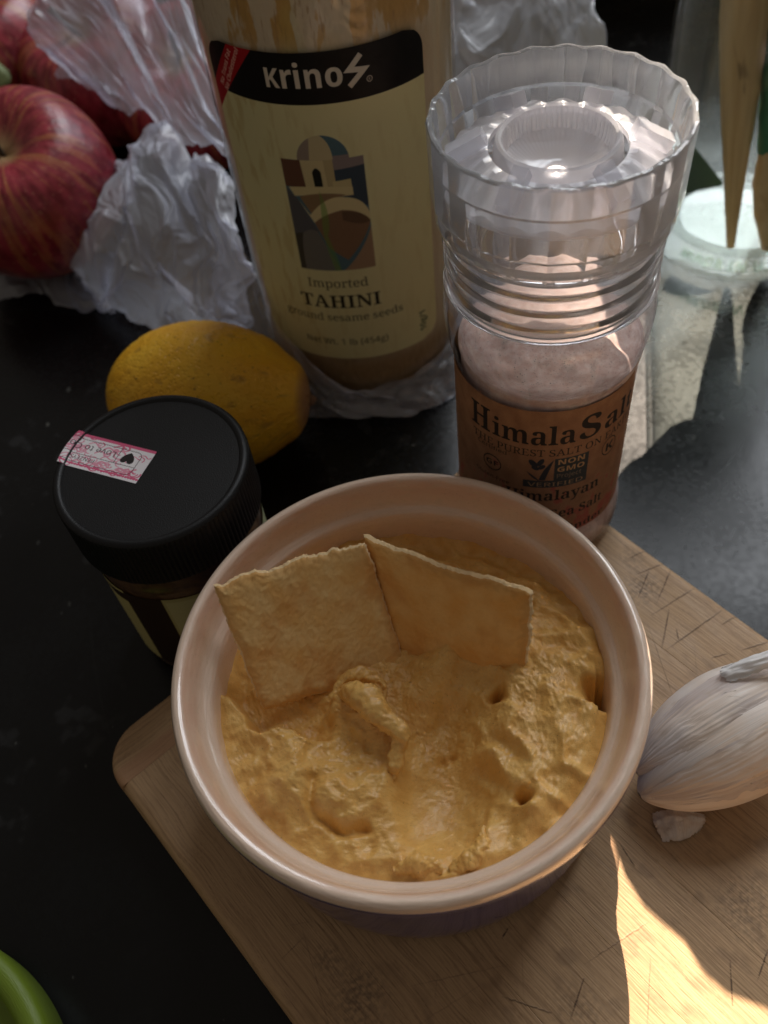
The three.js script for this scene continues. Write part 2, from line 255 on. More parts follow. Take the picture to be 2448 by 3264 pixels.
// ---------------------------------------------------------------- hummus
const HY = 0.0355;                              // its level above the bowl's foot
const segd = (x, z, ax, az, bx, bz) => { const dx = bx - ax, dz = bz - az, t = clamp(((x - ax) * dx + (z - az) * dz) / (dx * dx + dz * dz)); return [Math.hypot(x - ax - t * dx, z - az - t * dz), t, Math.sign((x - ax) * dz - (z - az) * dx)]; };
function poly(x, z, P) { let best = [9, 0, 1]; P.forEach((p, i) => { if (i) { const d = segd(x, z, ...P[i - 1], ...p); if (d[0] < best[0]) best = [d[0], (i - 1 + d[1]) / (P.length - 1), d[2]]; } }); return best; }
function hummusForm(x, z) {
  const wx = x + 0.0009 * n2(x * 95, z * 95) + 0.00013 * n2(x * 330, z * 330 + 5), wz = z + 0.0009 * n2(x * 95 + 40, z * 95) + 0.00013 * n2(x * 330 + 9, z * 330);
  let y = 0.0014 * fbm2(x * 46, z * 46, 2);
  // back part lies lower, with a rough ridge at the wall
  y -= 0.006 * sstep(-0.012, -0.030, z);
  { const [d] = poly(wx, wz, [[-0.012, -0.043], [-0.0014, -0.0405], [0.0071, -0.0345], [0.0204, -0.0300], [0.034, -0.022]]); y += 0.0055 * Math.exp(-((d / 0.0042) ** 2)); }
  // left hollow under the cracker: lower above the shelf edge
  { const S = [[-0.047, -0.006], [-0.0443, -0.0027], [-0.0405, 0.0012], [-0.0391, 0.0054], [-0.0362, 0.0087], [-0.0324, 0.0072], [-0.0287, 0.0078], [-0.0259, 0.0106], [-0.021, 0.0125], [-0.016, 0.012]]; const [d, t, sg] = poly(x + 0.0007 * n2(x * 200, z * 200), z + 0.0007 * n2(x * 200 + 7, z * 200), S), inside = z < 0.012 && sg > 0 ? 1 : 0, fade = sstep(1, 0.70, t); y += inside ? -0.0075 * sstep(0, 0.0012, d) * sstep(0.022, 0.004, d) * fade : 0.0020 * Math.exp(-d / 0.0040) * fade; }
  // spoon trough to the right of the curl and its smooth crater in front
  y -= 0.0068 * Math.exp(-(((x - 0.006) / 0.0115) ** 2 + ((z - 0.026) / 0.0150) ** 2)) + 0.0020 * Math.exp(-(((x + 0.001) / 0.008) ** 2 + ((z - 0.0330) / 0.0068) ** 2)) + 0.0036 * Math.exp(-(((x - 0.005) / 0.010) ** 2 + ((z - 0.010) / 0.008) ** 2));
  // the bank that carries the curl, steep on the right
  { const [d, t, sg] = poly(wx, wz, [[-0.0165, 0.0008], [-0.0125, 0.0032], [-0.0095, 0.0068], [-0.0072, 0.0110], [-0.0050, 0.0152], [-0.0062, 0.0196], [-0.0082, 0.0255], [-0.0088, 0.0310], [-0.0078, 0.0375]]); y += mix(0.0028, 0.0060, sstep(0, 0.4, t)) * mix(1, 0.42, sstep(0.5, 1, t)) * Math.exp(-((d / (sg > 0 ? 0.0021 : 0.0066)) ** 1.7)); }
  // smear that climbs onto the right cracker
  { const [d, t] = poly(wx, wz, [[0.003, 0.004], [0.0087, -0.0045], [0.0125, -0.0092]]); y += (0.003 + 0.0035 * t) * Math.exp(-((d / 0.0040) ** 2)); }
  // mounds on the left, parted by a crease
  y += 0.0058 * gauss(wx + 0.0285, wz - 0.0215, 0.0050) + 0.0058 * gauss(wx + 0.0180, wz - 0.0265, 0.0044) + 0.0022 * gauss(wx + 0.031, wz - 0.013, 0.004) + 0.0024 * gauss(wx + 0.022, wz - 0.0385, 0.0040) + 0.0020 * gauss(wx + 0.034, wz - 0.024, 0.003);
  { const [d] = poly(wx, wz, [[-0.0240, 0.0205], [-0.0247, 0.0235], [-0.0251, 0.0263], [-0.0243, 0.0297], [-0.0230, 0.0322], [-0.0184, 0.0346], [-0.014, 0.0338]]); y -= 0.0026 * Math.exp(-((d / 0.0010) ** 2)); }
  // right mass: lumpy ridges, pits
  y += 0.0040 * sstep(0.006, 0.026, x) * sstep(-0.02, 0.0, z);
  { const p = wx * 0.83 + wz * 0.55, q = -wx * 0.55 + wz * 0.83, r = 1 - Math.abs(n2(p * 44 + 3, q * 74)), r2 = 1 - Math.abs(n2(p * 120, q * 170 + 8)); y += (0.0020 * (r * r - 0.45) + 0.0004 * (r2 * r2 - 0.45)) * sstep(0.006, 0.018, x); }
  { const r = 1 - Math.abs(n2(wx * 120 + 13, wz * 120)); y += 0.0012 * (r * r - 0.45) * sstep(0.0, -0.016, x) * sstep(0.0, 0.01, z); }
  { const [d] = poly(wx, wz, [[0.0155, 0.0205], [0.0182, 0.0250], [0.0200, 0.0295], [0.0225, 0.0345]]); y += 0.0032 * Math.exp(-((d / 0.0022) ** 2)); }
  // dollop and folded edge at the front wall
  y += 0.0036 * gauss(wx + 0.003, wz - 0.0435, 0.0034); { const [d, t, sg] = poly(wx, wz, [[0.0035, 0.0445], [0.0076, 0.0438], [0.0105, 0.0412], [0.0118, 0.0370]]); y += 0.0034 * Math.exp(-((d / (sg > 0 ? 0.0012 : 0.0044)) ** 2)); }
  // gap at the right wall
  y -= 0.012 * gauss(x - 0.0436, z - 0.0098, 0.0022);
  return y;
}
// the form is softened, as paste is, before lumps and grain are added
const HN = 260, HS = 0.100, hf = new Float32Array(HN * HN);
for (let j = 0, k = 0; j < HN; j++) for (let i = 0; i < HN; i++, k++) hf[k] = hummusForm((i / (HN - 1) - 0.5) * HS, (j / (HN - 1) - 0.5) * HS);
for (let pass = 0; pass < 1; pass++) for (const st of [1, HN]) { const c = Float32Array.from(hf); for (let k = 2 * st; k < HN * HN - 2 * st; k++) hf[k] = 0.10 * (c[k - 2 * st] + c[k + 2 * st]) + 0.24 * (c[k - st] + c[k + st]) + 0.32 * c[k]; }
function hummusY(x, z) {
  const u = clamp((x / HS + 0.5) * (HN - 1), 1, HN - 3), v = clamp((z / HS + 0.5) * (HN - 1), 1, HN - 3), i = Math.floor(u), j = Math.floor(v), row = (q) => { const o = (j + q) * HN + i; return crom(hf[o - 1], hf[o], hf[o + 1], hf[o + 2], u - i); };
  const wx = x + 0.0009 * n2(x * 95, z * 95), wz = z + 0.0009 * n2(x * 95 + 40, z * 95), smooth = 1 - 0.65 * gauss(x + 0.001, z - 0.031, 0.007);
  const pits = 0.0075 * gauss(wx - 0.0212, wz - 0.0325, 0.0009) + 0.004 * gauss(wx - 0.0203, wz - 0.0308, 0.0010) + 0.0060 * gauss(wx - 0.0208, wz - 0.0064, 0.0008) + 0.003 * gauss(wx - 0.0192, wz - 0.0074, 0.0010) + 0.0022 * gauss(x - 0.0050, z - 0.0180, 0.0008) + 0.002 * gauss(x - 0.0072, z - 0.0176, 0.0007) + 0.004 * gauss(x - 0.0262, z + 0.0278, 0.0018);
  return crom(row(-1), row(0), row(1), row(2), v - j) - pits + smooth * (0.00032 * n2(wx * 170, wz * 170) + 0.00014 * n2(wx * 420, wz * 420) + 0.00026 * sstep(0.30, 0.85, n2(x * 400 + 3, z * 400)) + 0.00008 * n2(x * 900, z * 900));
}
{
  const NR = 230, NT = 560;
  let g = grid(NT, NR, (u, v) => {
    const a = u * 2 * Math.PI, rim = 0.0474, r = 0.0002 + v * rim, x = r * Math.sin(a), z = r * Math.cos(a);
    let y = HY + hummusY(x, z) * (1 - 0.6 * sstep(0.88, 1.0, v)) + 0.0016 * sstep(0.90, 1, v) * (fbm2(Math.cos(a) * 5, Math.sin(a) * 5 + 4, 3) - 0.2);
    if (v > 0.93) y += -0.006 * gauss(x - 0.0436, z - 0.0098, 0.0028);
    return [x, y, z, x / 0.1 + 0.5, z / 0.1 + 0.5];
  }, { closeU: false, flip: false });
  // the curl and folds that hang over, as rolls pressed into the surface
  const roll = (pts, radii, flat, sd) => {
    const t = taper(pts.map(([x, y, z]) => V(x, HY + y, z)), radii, 90, 40), p = t.attributes.position, uv = t.attributes.uv;
    t.computeVertexNormals(); const n = t.attributes.normal;
    for (let i = 0; i < p.count; i++) { const x = p.getX(i), y = p.getY(i), z = p.getZ(i), h = 0.0006 * n3(x * 150 + sd, y * 150, z * 150) + 0.00035 * n3(x * 420, y * 480 + sd, z * 480) + 0.00012 * n3(x * 1000, y * 1000, z * 1000); p.setXYZ(i, x + n.getX(i) * h, y + n.getY(i) * h, z + n.getZ(i) * h); uv.setXY(i, x / 0.1 + 0.5 + y, z / 0.1 + 0.5); }
    t.computeVertexNormals(); return t;
  };
  g = mergeGeometries([g,
    roll([[-0.0172, 0.0005, 0.0006], [-0.0130, 0.0050, 0.0034], [-0.0098, 0.0082, 0.0074], [-0.0072, 0.0082, 0.0116], [-0.0042, 0.0072, 0.0152], [-0.0050, 0.0042, 0.0186], [-0.0078, 0.0012, 0.0240]], [0.0014, 0.0030, 0.0034, 0.0029, 0.0023, 0.0018, 0.0006], 1, 3),
    roll([[-0.0190, 0.0005, 0.0010], [-0.0152, 0.0026, -0.0018], [-0.0112, 0.0034, -0.0026], [-0.0074, 0.0030, -0.0002], [-0.0064, 0.0012, 0.0046]], [0.0008, 0.0014, 0.0016, 0.0014, 0.0006], 1, 9),
    roll([[0.0028, 0.0000, 0.0446], [0.0078, 0.0012, 0.0428], [0.0104, 0.0012, 0.0404], [0.0116, 0.0004, 0.0362]], [0.0010, 0.0019, 0.0018, 0.0006], 1, 15),
    roll([[-0.0090, 0.0005, 0.0432], [-0.0040, 0.0016, 0.0428], [0.0012, 0.0008, 0.0436]], [0.0012, 0.0026, 0.0012], 1, 21)]);
  const col = dataTex(1024, 1024, (u, v) => {
    const x = u * 60, y = v * 60; let c = mix3([0.70, 0.375, 0.088], [0.80, 0.485, 0.142], clamp(0.5 + 0.9 * fbm2(x * 0.25, y * 0.25, 4)));
    c = mix3(c, [0.66, 0.42, 0.15], 0.55 * sstep(0.3, 0.8, n2(x * 3, y * 3))); c = mix3(c, [0.45, 0.215, 0.045], 0.4 * sstep(0.2, 0.8, fbm2(x * 1.1 + 30, y * 1.1, 3)));
    if (n2(x * 2.6 + 90, y * 2.6) > 0.93) c = mix3(c, [0.14, 0.055, 0.02], 0.75);
    return c;
  });
  const bump = dataTex(1024, 1024, (u, v) => 0.5 + 0.28 * n2(u * 240, v * 240) + 0.2 * n2(u * 520, v * 520), false);
  const rough = dataTex(512, 512, (u, v) => 0.40 + 0.20 * fbm2(u * 40, v * 40, 3), false);
  const h = put('hummus', g, phys({ map: col, bumpMap: bump, bumpScale: 0.00011, roughness: 1, roughnessMap: rough, specularIntensity: 1, clearcoat: 0.12, clearcoatRoughness: 0.3, sheen: 0.15, sheenColor: rgb(1, 0.75, 0.4), sheenRoughness: 0.6 }));
  h.position.set(...BOWL); tag(h, 'thick golden brown hummus with spoon swirls filling the ramekin', 'hummus');
}

// ---------------------------------------------------------------- two pieces of flat cracker standing in the hummus
function cracker(P, bulge, sd) {
  // P: top left, top right, bottom right, bottom left; thickness goes away from the viewer
  const [A, B, C, D] = P.map((p) => V(...p)), nrm = V().crossVectors(B.clone().sub(A), D.clone().sub(A)).normalize(); if (nrm.z > 0) nrm.negate();
  const N = 110, M = 90, T = 0.0038;
  const rag = (q, k, amp) => amp * (0.7 * n2(q * 2.2 + k * 7, sd) + 0.36 * n2(q * 7 + k * 3, sd + 5) + 0.16 * n2(q * 22, sd + k) + 0.08 * n2(q * 60, sd + k * 2));
  const face = (u, v, back) => {
    const ed = Math.min(u, 1 - u, v, 1 - v), top = sstep(0.12, 0, v), rightE = sstep(0.9, 1, u), leftE = sstep(0.1, 0, u), bot = sstep(0.9, 1, v);
    const uu = u + rightE * rag(v * 2, 1, 0.012) + leftE * rag(v * 2, 2, 0.010), vv = v + top * rag(u * 1.4, 3, 0.034) + bot * rag(u * 2, 4, 0.02);
    const p = A.clone().lerp(B, uu).lerp(D.clone().lerp(C, uu), vv);
    const swell = T * 0.5 * (0.50 + 0.50 * Math.pow(clamp(ed / 0.07), 0.5));
    const bend = bulge(u, v), rough = 0.00016 * sstep(0.1, 0.7, n2(u * 9 + sd, v * 7)) + 0.00018 * fbm2(u * 22 + sd, v * 18, 3) + 0.00008 * n2(u * 90, v * 90 + sd);
    return p.addScaledVector(nrm, bend + (back ? swell : -swell - rough));
  };
  const f = grid(N, M, (u, v) => face(u, v, false)), b = grid(N, M, (u, v) => face(u, v, true), { flip: true });
  const rimPts = []; for (let i = 0; i < N; i++) rimPts.push([i / N, 0]); for (let j = 0; j < M; j++) rimPts.push([1, j / M]); for (let i = N; i > 0; i--) rimPts.push([i / N, 1]); for (let j = M; j >= 0; j--) rimPts.push([0, j / M]);
  const edge = grid(rimPts.length - 1, 6, (u, v) => {
    const k = Math.round(u * (rimPts.length - 1)), [ru, rv] = rimPts[k], a = face(ru, rv, false), c = face(ru, rv, true), ctr = A.clone().lerp(C, 0.5);
    const q = a.clone().lerp(c, 0.5).sub(ctr).normalize(), p = a.lerp(c, v), w = Math.sin(Math.PI * clamp(v));
    return p.addScaledVector(q, w * (0.0004 + 0.0003 * n3(p.x * 1300, p.y * 1300, p.z * 1300) + 0.00025 * n3(p.x * 600, p.y * 600, p.z * 600)));
  });
  return { faces: mergeGeometries([f, b]), edge };
}
{
  const skin = (sd) => dataTex(1024, 768, (u, v) => {
    let c = mix3(sd > 5 ? [0.78, 0.40, 0.105] : [0.79, 0.46, 0.15], sd > 5 ? [0.84, 0.51, 0.18] : [0.85, 0.58, 0.25], clamp(0.5 + 0.9 * fbm2(u * 3.2 + sd, v * 2.6, 4)));
    c = mix3(c, [0.66, 0.30, 0.075], 0.6 * sstep(0.0, 0.55, fbm2(u * 2.2 + 8 + sd, v * 1.8 + 3, 3)));
    c = mix3(c, [0.70, 0.50, 0.27], 0.5 * sstep(0.86, 1.0, 1 - v) * 0 + 0.35 * sstep(0.25, 0.8, fbm2(u * 60, v * 50 + sd, 3)));
    c = mix3(c, [0.44, 0.20, 0.065], 0.30 * sstep(0.55, 0.9, n2(u * 120, v * 90 + sd)));
    const e = Math.min(u, 1 - u, v, 1 - v); c = mix3(c, [0.60, 0.30, 0.09], 0.45 * sstep(0.07, 0.02, e + 0.02 * n2(u * 14, v * 14)));
    return c;
  });
  const bump = dataTex(768, 768, (u, v) => 0.5 + 0.3 * fbm2(u * 34, v * 34, 4) + 0.22 * n2(u * 190, v * 190), false);
  const crumb = phys({ color: rgb(0.80, 0.585, 0.32), roughness: 0.9 });
  const make = (label, P, bulge, sd) => {
    const { faces, edge } = cracker(P, bulge, sd), t = thing('flat_cracker', label, 'cracker', [0, 0, 0]);
    put('face', faces, phys({ map: skin(sd), bumpMap: bump, bumpScale: 0.00010, roughness: 0.66, specularIntensity: 0.6 }), t); put('broken_edge', edge, crumb, t).userData.label = 'pale crumbly broken edge';
  };
  make('toasted flat cracker, the left and flatter of the two in the hummus', [[-0.0424, 0.0744, -0.1207], [-0.0058, 0.0752, -0.1262], [0.0000, 0.0495, -0.1050], [-0.0358, 0.0500, -0.0990]],
    (u, v) => 0.0010 * Math.sin(u * 2.6) * (1 - v) - 0.0018 * sstep(0.80, 1, u) * sstep(0.45, 0, v), 3);
  make('toasted flat cracker with a folded lower edge, right of the other one', [[-0.0050, 0.0748, -0.1278], [0.0306, 0.0755, -0.1056], [0.0278, 0.0490, -0.0945], [-0.0008, 0.0490, -0.1080]],
    (u, v) => -0.0016 * Math.sin(u * 3.1) * (0.4 + v) + 0.0022 * sstep(0.5, 1, v) * Math.exp(-(((u - 0.5 - 0.25 * (v - 0.5)) / 0.13) ** 2)), 11);
}

// ---------------------------------------------------------------- garlic and a loose flake of its skin
{
  const clove = (A, B, R, wide, sd) => {
    const ax = B.clone().sub(A), L = ax.length(); ax.normalize();
    const up = V(0, 1, 0).addScaledVector(ax, -ax.y).normalize(), side = V().crossVectors(ax, up); if (side.z < 0) side.negate();
    return (t, a, off = 0) => {
      const r = R * Math.pow(Math.sin(Math.PI * Math.pow(clamp(t), 0.92)), 0.70) * (1 - 0.10 * t) * (1 + 0.02 * Math.cos(a * 3 + sd) + 0.010 * n2(t * 3 + sd, Math.cos(a) * 2)) + 0.00008 * n2(a * 9 + sd, t * 1.2) + off;
      const p = A.clone().addScaledVector(ax, t * L).addScaledVector(up, r * Math.sin(a)).addScaledVector(side, r * Math.cos(a) * wide); p.y += 0.002 * Math.sin(Math.PI * t); p.y = Math.max(p.y, BOARD_Y + 0.0002); return p;
    };
  };
  const front = clove(V(0.0525, 0.0270, -0.0725), V(0.1080, 0.0370, -0.0905), 0.0132, 1.10, 0.7), back = clove(V(0.0525, 0.0300, -0.0775), V(0.1060, 0.0362, -0.0955), 0.0124, 1.0, 2.9);
  const skinTex = (sd, warm) => dataTex(1024, 1024, (u, v) => {          // u round, v along
    const st = n2(u * 46 + sd, v * 1.1), st2 = n2(u * 120 + sd, v * 2.2), bl = fbm2(u * 3 + sd, v * 2.5, 4), purple = sstep(0.10, 0.5, n2(u * 7 + sd * 3, v * 1.3) * 0.8 + 0.35 * st);
    let c = mix3([0.80, 0.64, 0.51], [0.84, 0.74, 0.66], clamp(0.5 + bl)); c = mix3(c, [0.36, 0.275, 0.285], (warm ? 0.14 : 0.40) * purple);
    c = mix3(c, [0.80, 0.75, 0.70], 0.5 * sstep(0.3, 0.9, st2)); c = mix3(c, [0.50, 0.33, 0.19], 0.28 * sstep(0.45, 0.9, n2(u * 30 + 9, v * 2 + sd)) + 0.4 * sstep(0.35, 0.7, fbm2(u * 5 + 60, v * 4, 3)));
    return c;
  });
  const fibre = dataTex(1024, 512, (u, v) => 0.5 + 0.3 * n2(u * 60, v * 2) + 0.25 * n2(u * 170, v * 4), false);
  const sm = (sd, warm) => phys({ map: skinTex(sd, warm), bumpMap: fibre, bumpScale: 0.00005, roughness: 0.42, specularIntensity: 0.8, sheen: 0.3, sheenColor: rgb(1, 0.95, 0.95), sheenRoughness: 0.4 });
  const g = thing('garlic', 'head of garlic with papery purple streaked skin beside the ramekin', 'garlic', [0, 0, 0]);
  const body = (f) => grid(120, 110, (u, v) => { const q = f(0.004 + v * 0.992, u * 2 * Math.PI); return [q.x, q.y, q.z, u, v]; }, { closeU: true });
  put('clove', body(front), sm(2, true), g); put('clove', body(back), sm(6, false), g);
  // outer layers of dry skin that wrap part of the cloves and end in torn edges
  const wrap = (f, a0, a1, t0, t1, off, sd) => grid(70, 90, (u, v) => { const tear = 0.10 * n2(v * 5, sd) + 0.05 * n2(v * 17, sd + 3), a = mix(a0 + tear, a1 + 0.5 * tear * n2(v * 12, sd + 9), u), lift = off * sstep(0, 0.12, Math.min(v, 1 - v)) * (0.7 + 0.5 * n2(v * 6, sd + u)), q = f(mix(t0, t1, v) + 0.02 * n2(u * 10, sd), a, lift); return [q.x, q.y, q.z, a / (2 * Math.PI), v]; });
  put('dry_skin', wrap(front, 0.35, 1.35, 0.03, 0.97, 0.00035, 4), sm(15, false), g); put('dry_skin', wrap(back, 1.0, 2.3, 0.03, 0.97, 0.0004, 8), sm(9, false), g);
  const paper = (pts, sd, th = 0.00018) => { const f = net(pts), make = (o, flip) => grid(60, 40, (u, v) => { const e = sstep(0.1, 0, Math.min(u, 1 - u)), e2 = sstep(0.12, 0, Math.min(v, 1 - v)), p = f(clamp(u + e * 0.07 * n2(v * 9, sd)), clamp(v + e2 * 0.12 * n2(u * 10, sd + 4))); p[1] += o + 0.00005 * n2(u * 3 + sd, v * 16) + 0.00035 * n2(u * 4, v * 3 + sd); return p; }, { flip }); return mergeGeometries([make(0, false), make(-th, true)]); };
  const white = phys({ color: rgb(0.93, 0.91, 0.89), roughness: 0.6, transmission: 0.3 });
  put('torn_skin', paper([[[0.0765, 0.0455, -0.0945], [0.085, 0.0490, -0.0955], [0.102, 0.0500, -0.0985]], [[0.0755, 0.0470, -0.0925], [0.085, 0.0505, -0.0930], [0.102, 0.0510, -0.0960]], [[0.0770, 0.0465, -0.0900], [0.086, 0.0490, -0.0910], [0.102, 0.0500, -0.0940]]], 21), white, g).userData.label = 'white torn end of dry skin';
  const f = put('garlic_skin', paper([[[0.0565, 0.0188, -0.0705], [0.0620, 0.0212, -0.0700], [0.0690, 0.0192, -0.0682]], [[0.0560, 0.0192, -0.0675], [0.0620, 0.0218, -0.0670], [0.0688, 0.0196, -0.0665]], [[0.0570, 0.0185, -0.0632], [0.0620, 0.0190, -0.0628], [0.0668, 0.0186, -0.0645]]], 5), phys({ map: skinTex(9, true), roughness: 0.5, transmission: 0.15 }));
  tag(f, 'loose papery flake of garlic skin lying on the cutting board', 'garlic skin');
}

// ---------------------------------------------------------------- spice jar
const serif = 'serif', sans = 'sans-serif';
{
  const X = -0.0594, Z = -0.1608, t = thing('spice_jar', 'small spice jar with ribbed black lid and pink paper seal beside the lemon', 'spice jar', [X, 0, Z]);
  const black = phys({ color: rgb(0.0050, 0.0053, 0.0062), roughness: 0.46, specularIntensity: 0.7, bumpMap: dataTex(512, 512, (u, v) => 0.5 + 0.4 * n2(u * 130, v * 130), false), bumpScale: 0.00005 });
  const lid = turned([[0, 0.0748], [0.0236, 0.0748], [0.02385, 0.0751], [0.0242, 0.07545], [0.0249, 0.0756], [0.0257, 0.0753], [0.0262, 0.0746], [0.02635, 0.0735], [0.0264, 0.0590], [0.0263, 0.0583], [0.0255, 0.0581], [0, 0.0581]], 960, (th, r, y, j) => [j >= 7 && j <= 8 ? r * (1 - 0.011 * Math.pow(0.5 + 0.5 * Math.cos(th * 120), 2)) : r, y], { crease: 0.6 });
  { const p = lid.attributes.position, q = lid.attributes.uv; for (let i = 0; i < p.count; i++) if (p.getY(i) > 0.0745) q.setXY(i, p.getX(i) * 16, p.getZ(i) * 16); } put('lid', lid, black, t);
  const lab = canvasTex(1024, 512, (g, w, h) => {
    g.fillStyle = '#b9ae74'; g.fillRect(0, 0, w, h);
    const px = (th) => (th + 180) / 360 * w;
    g.fillStyle = '#2a1508'; g.fillRect(px(-38), 0, px(-10) - px(-38), h); g.beginPath(); g.moveTo(px(-62), 30); g.lineTo(px(-12), 0); g.lineTo(px(-12), 90); g.lineTo(px(-40), 70); g.quadraticCurveTo(px(-58), 78, px(-62), 30); g.fill();
    g.fillStyle = '#c6bd86'; g.fillRect(px(-8), 20, px(70) - px(-8), h - 60);
    g.fillStyle = '#111'; for (let i = 0; i < 22; i++) g.fillRect(px(18) + i * 5.2, 46, 1 + (i * 7 % 4), 62);
    g.save(); g.translate(px(12), 150); g.rotate(0.0); g.font = '34px ' + sans; g.fillText('12430', 0, 0); g.restore();
    g.fillStyle = '#cfd6a8'; g.fillRect(px(75), 0, px(140) - px(75), h); g.fillStyle = '#5a6a2c'; g.fillRect(px(140), 0, px(180) - px(140), h);
  });
  put('label', grid(120, 1, (u, v) => { const a = (u - 0.5) * 2 * Math.PI; return [0.02465 * Math.sin(a), 0.008 + v * 0.0395, 0.02465 * Math.cos(a)]; }), phys({ map: lab, roughness: 0.6 }), t);
  put('jar', turned([[0, 0.0005], [0.0215, 0.0005], [0.0236, 0.0018], [0.0243, 0.0045], [0.0244, 0.0075], [0.0244, 0.048], [0.0240, 0.0508], [0.0228, 0.0530], [0.0226, 0.0590]], 96), phys({ map: dataTex(256, 256, (u, v) => mix3([0.055, 0.022, 0.008], [0.12, 0.055, 0.018], clamp(0.5 + fbm3(Math.cos(u * 6.283) * 8, Math.sin(u * 6.283) * 8, v * 12, 4)))), roughness: 0.5, clearcoat: 1, clearcoatRoughness: 0.05 }), t);
  const seal = canvasTex(1024, 420, (g, w, h) => {
    g.fillStyle = '#f1edf1'; g.fillRect(0, 0, w, h);
    g.strokeStyle = '#e0688c'; g.lineCap = 'round';
    seed = 77; for (let i = 0; i < 46; i++) { const x = rnd() * w, y = 40 + rnd() * (h - 60), r = 18 + rnd() * 34; g.lineWidth = 9 + rnd() * 9; g.beginPath(); g.arc(x, y, r, rnd() * 6, rnd() * 6 + 3.4); g.stroke(); g.beginPath(); g.moveTo(x, y); g.bezierCurveTo(x + 40, y - 70 * rnd(), x + 90 * rnd(), y + 60, x + 110, y - 20); g.stroke(); }
    g.fillStyle = '#dd5c84'; g.fillRect(0, h - 34, w, 34); for (let i = 0; i < 40; i++) { g.beginPath(); g.arc(14 + i * 26, 42, 13, 0, 7); g.fill(); } g.fillRect(0, 42, w, 8);
    g.fillStyle = 'rgba(255,255,255,0.35)'; g.fillRect(120, 70, w, h - 150);
    g.strokeStyle = '#14080c'; g.lineWidth = 5; g.beginPath(); g.roundRect(96, 66, w, h - 132, 60); g.stroke(); g.beginPath(); g.moveTo(96, 168); g.lineTo(w, 168); g.moveTo(300, 168); g.lineTo(300, h - 66); g.stroke();
    g.fillStyle = '#100609'; g.beginPath(); g.moveTo(200, 330); g.bezierCurveTo(120, 270, 130, 195, 168, 195); g.bezierCurveTo(190, 195, 200, 218, 200, 226); g.bezierCurveTo(200, 218, 212, 195, 234, 195); g.bezierCurveTo(272, 195, 280, 270, 200, 330); g.fill();
    g.fillStyle = '#2a1218'; g.font = '62px ' + sans; g.fillText('PENZEYS', 460, 146); g.font = '96px ' + sans; g.fillText('Love to Cook', 320, 296);
  });
  const o = V(-0.0605 - X, 0, -0.1606 - Z), d = V(-0.889, 0, -0.459), wv = V(-0.459 * -1, 0, -0.889).negate();      // wv: towards the viewer
  put('seal', grid(90, 30, (u, v) => {
    const p = o.clone().addScaledVector(d, u * 0.0330).addScaledVector(wv, (v - 0.5) * 0.0114), r = Math.hypot(p.x, p.z); let y = r < 0.0236 ? 0.07495 : 0.07495 + 0.00085 * sstep(0.0236, 0.0247, r), k = 1;
    if (r > 0.0257) { const e = r - 0.0257; k = (0.0257 + 0.0011 * (1 - Math.exp(-e / 0.0008))) / r; y -= Math.max(0, e - 0.0003); }
    return [p.x * k, y, p.z * k, u, v];
  }), phys({ map: seal, roughness: 0.5 }), t).userData.label = 'pink and white paper seal stuck over the lid edge';
}

// ---------------------------------------------------------------- lemon
{
  const A = V(-0.0915, 0.0290, -0.2400), B = V(-0.0196, 0.0245, -0.2265), ax = B.clone().sub(A), L = ax.length(); ax.normalize();
  const up = V(0, 1, 0).addScaledVector(ax, -ax.y).normalize(), sd = V().crossVectors(up, ax).normalize();
  const prof = (t) => { const q = 2 * t - 1; return 0.0264 * Math.pow(Math.max(0, 1 - Math.pow(Math.abs(q / (q > 0 ? 0.975 : 1)), 2.2)), q > 0 ? 0.62 : 0.54) + 0.0028 * sstep(0.86, 0.965, t) * Math.sqrt(Math.max(0, 1 - ((Math.max(t, 0.965) - 0.965) / 0.035) ** 2)); };
  const col = dataTex(1024, 512, (u, v) => {
    const a = u * 2 * Math.PI, f = fbm3(Math.cos(a) * 1.6, Math.sin(a) * 1.6, v * 3, 4); let c = mix3([0.78, 0.385, 0.016], [0.82, 0.46, 0.030], clamp(0.5 + f));
    c = mix3(c, [0.30, 0.15, 0.03], 0.45 * sstep(0.30, 0.62, fbm3(Math.cos(a) * 3 + 5, Math.sin(a) * 3, v * 6, 4)));
    c = mix3(c, [0.42, 0.22, 0.09], sstep(0.93, 0.98, v)); if (n3(Math.cos(a) * 11, Math.sin(a) * 11, v * 22 + 3) > 0.88) c = mix3(c, [0.12, 0.05, 0.01], 0.7); return c;
  });
  const bump = dataTex(1024, 512, (u, v) => { const a = u * 2 * Math.PI, p = n3(Math.cos(a) * 17, Math.sin(a) * 17, v * 44); return 0.6 - 0.5 * sstep(0.25, 0.8, p) + 0.12 * n3(Math.cos(a) * 7, Math.sin(a) * 7, v * 16); }, false);
  const l = thing('lemon', 'deep yellow lemon lying between the spice jar and the tahini jar', 'lemon', [0, 0, 0]);
  put('peel', grid(110, 100, (u, v) => { const a = u * 2 * Math.PI, t = v, r = prof(t) * (1 + 0.02 * n3(Math.cos(a), Math.sin(a), t * 3)) + 0.00025 * n3(Math.cos(a) * 9, Math.sin(a) * 9, t * 20); return A.clone().addScaledVector(ax, t * L).addScaledVector(up, r * Math.sin(a)).addScaledVector(sd, r * Math.cos(a)); }, { closeU: true }), phys({ map: col, bumpMap: bump, bumpScale: 0.0004, roughness: 0.40, specularIntensity: 0.8 }), l);
  put('stem_end', taper([B.clone().addScaledVector(ax, -0.0006), B.clone().addScaledVector(ax, 0.0008).add(V(0, 0.0004, 0)), B.clone().addScaledVector(ax, 0.0016)], [0.0021, 0.0017, 0.0002], 10, 14, 0.2), phys({ color: rgb(0.20, 0.11, 0.06), roughness: 0.9 }), l);
}

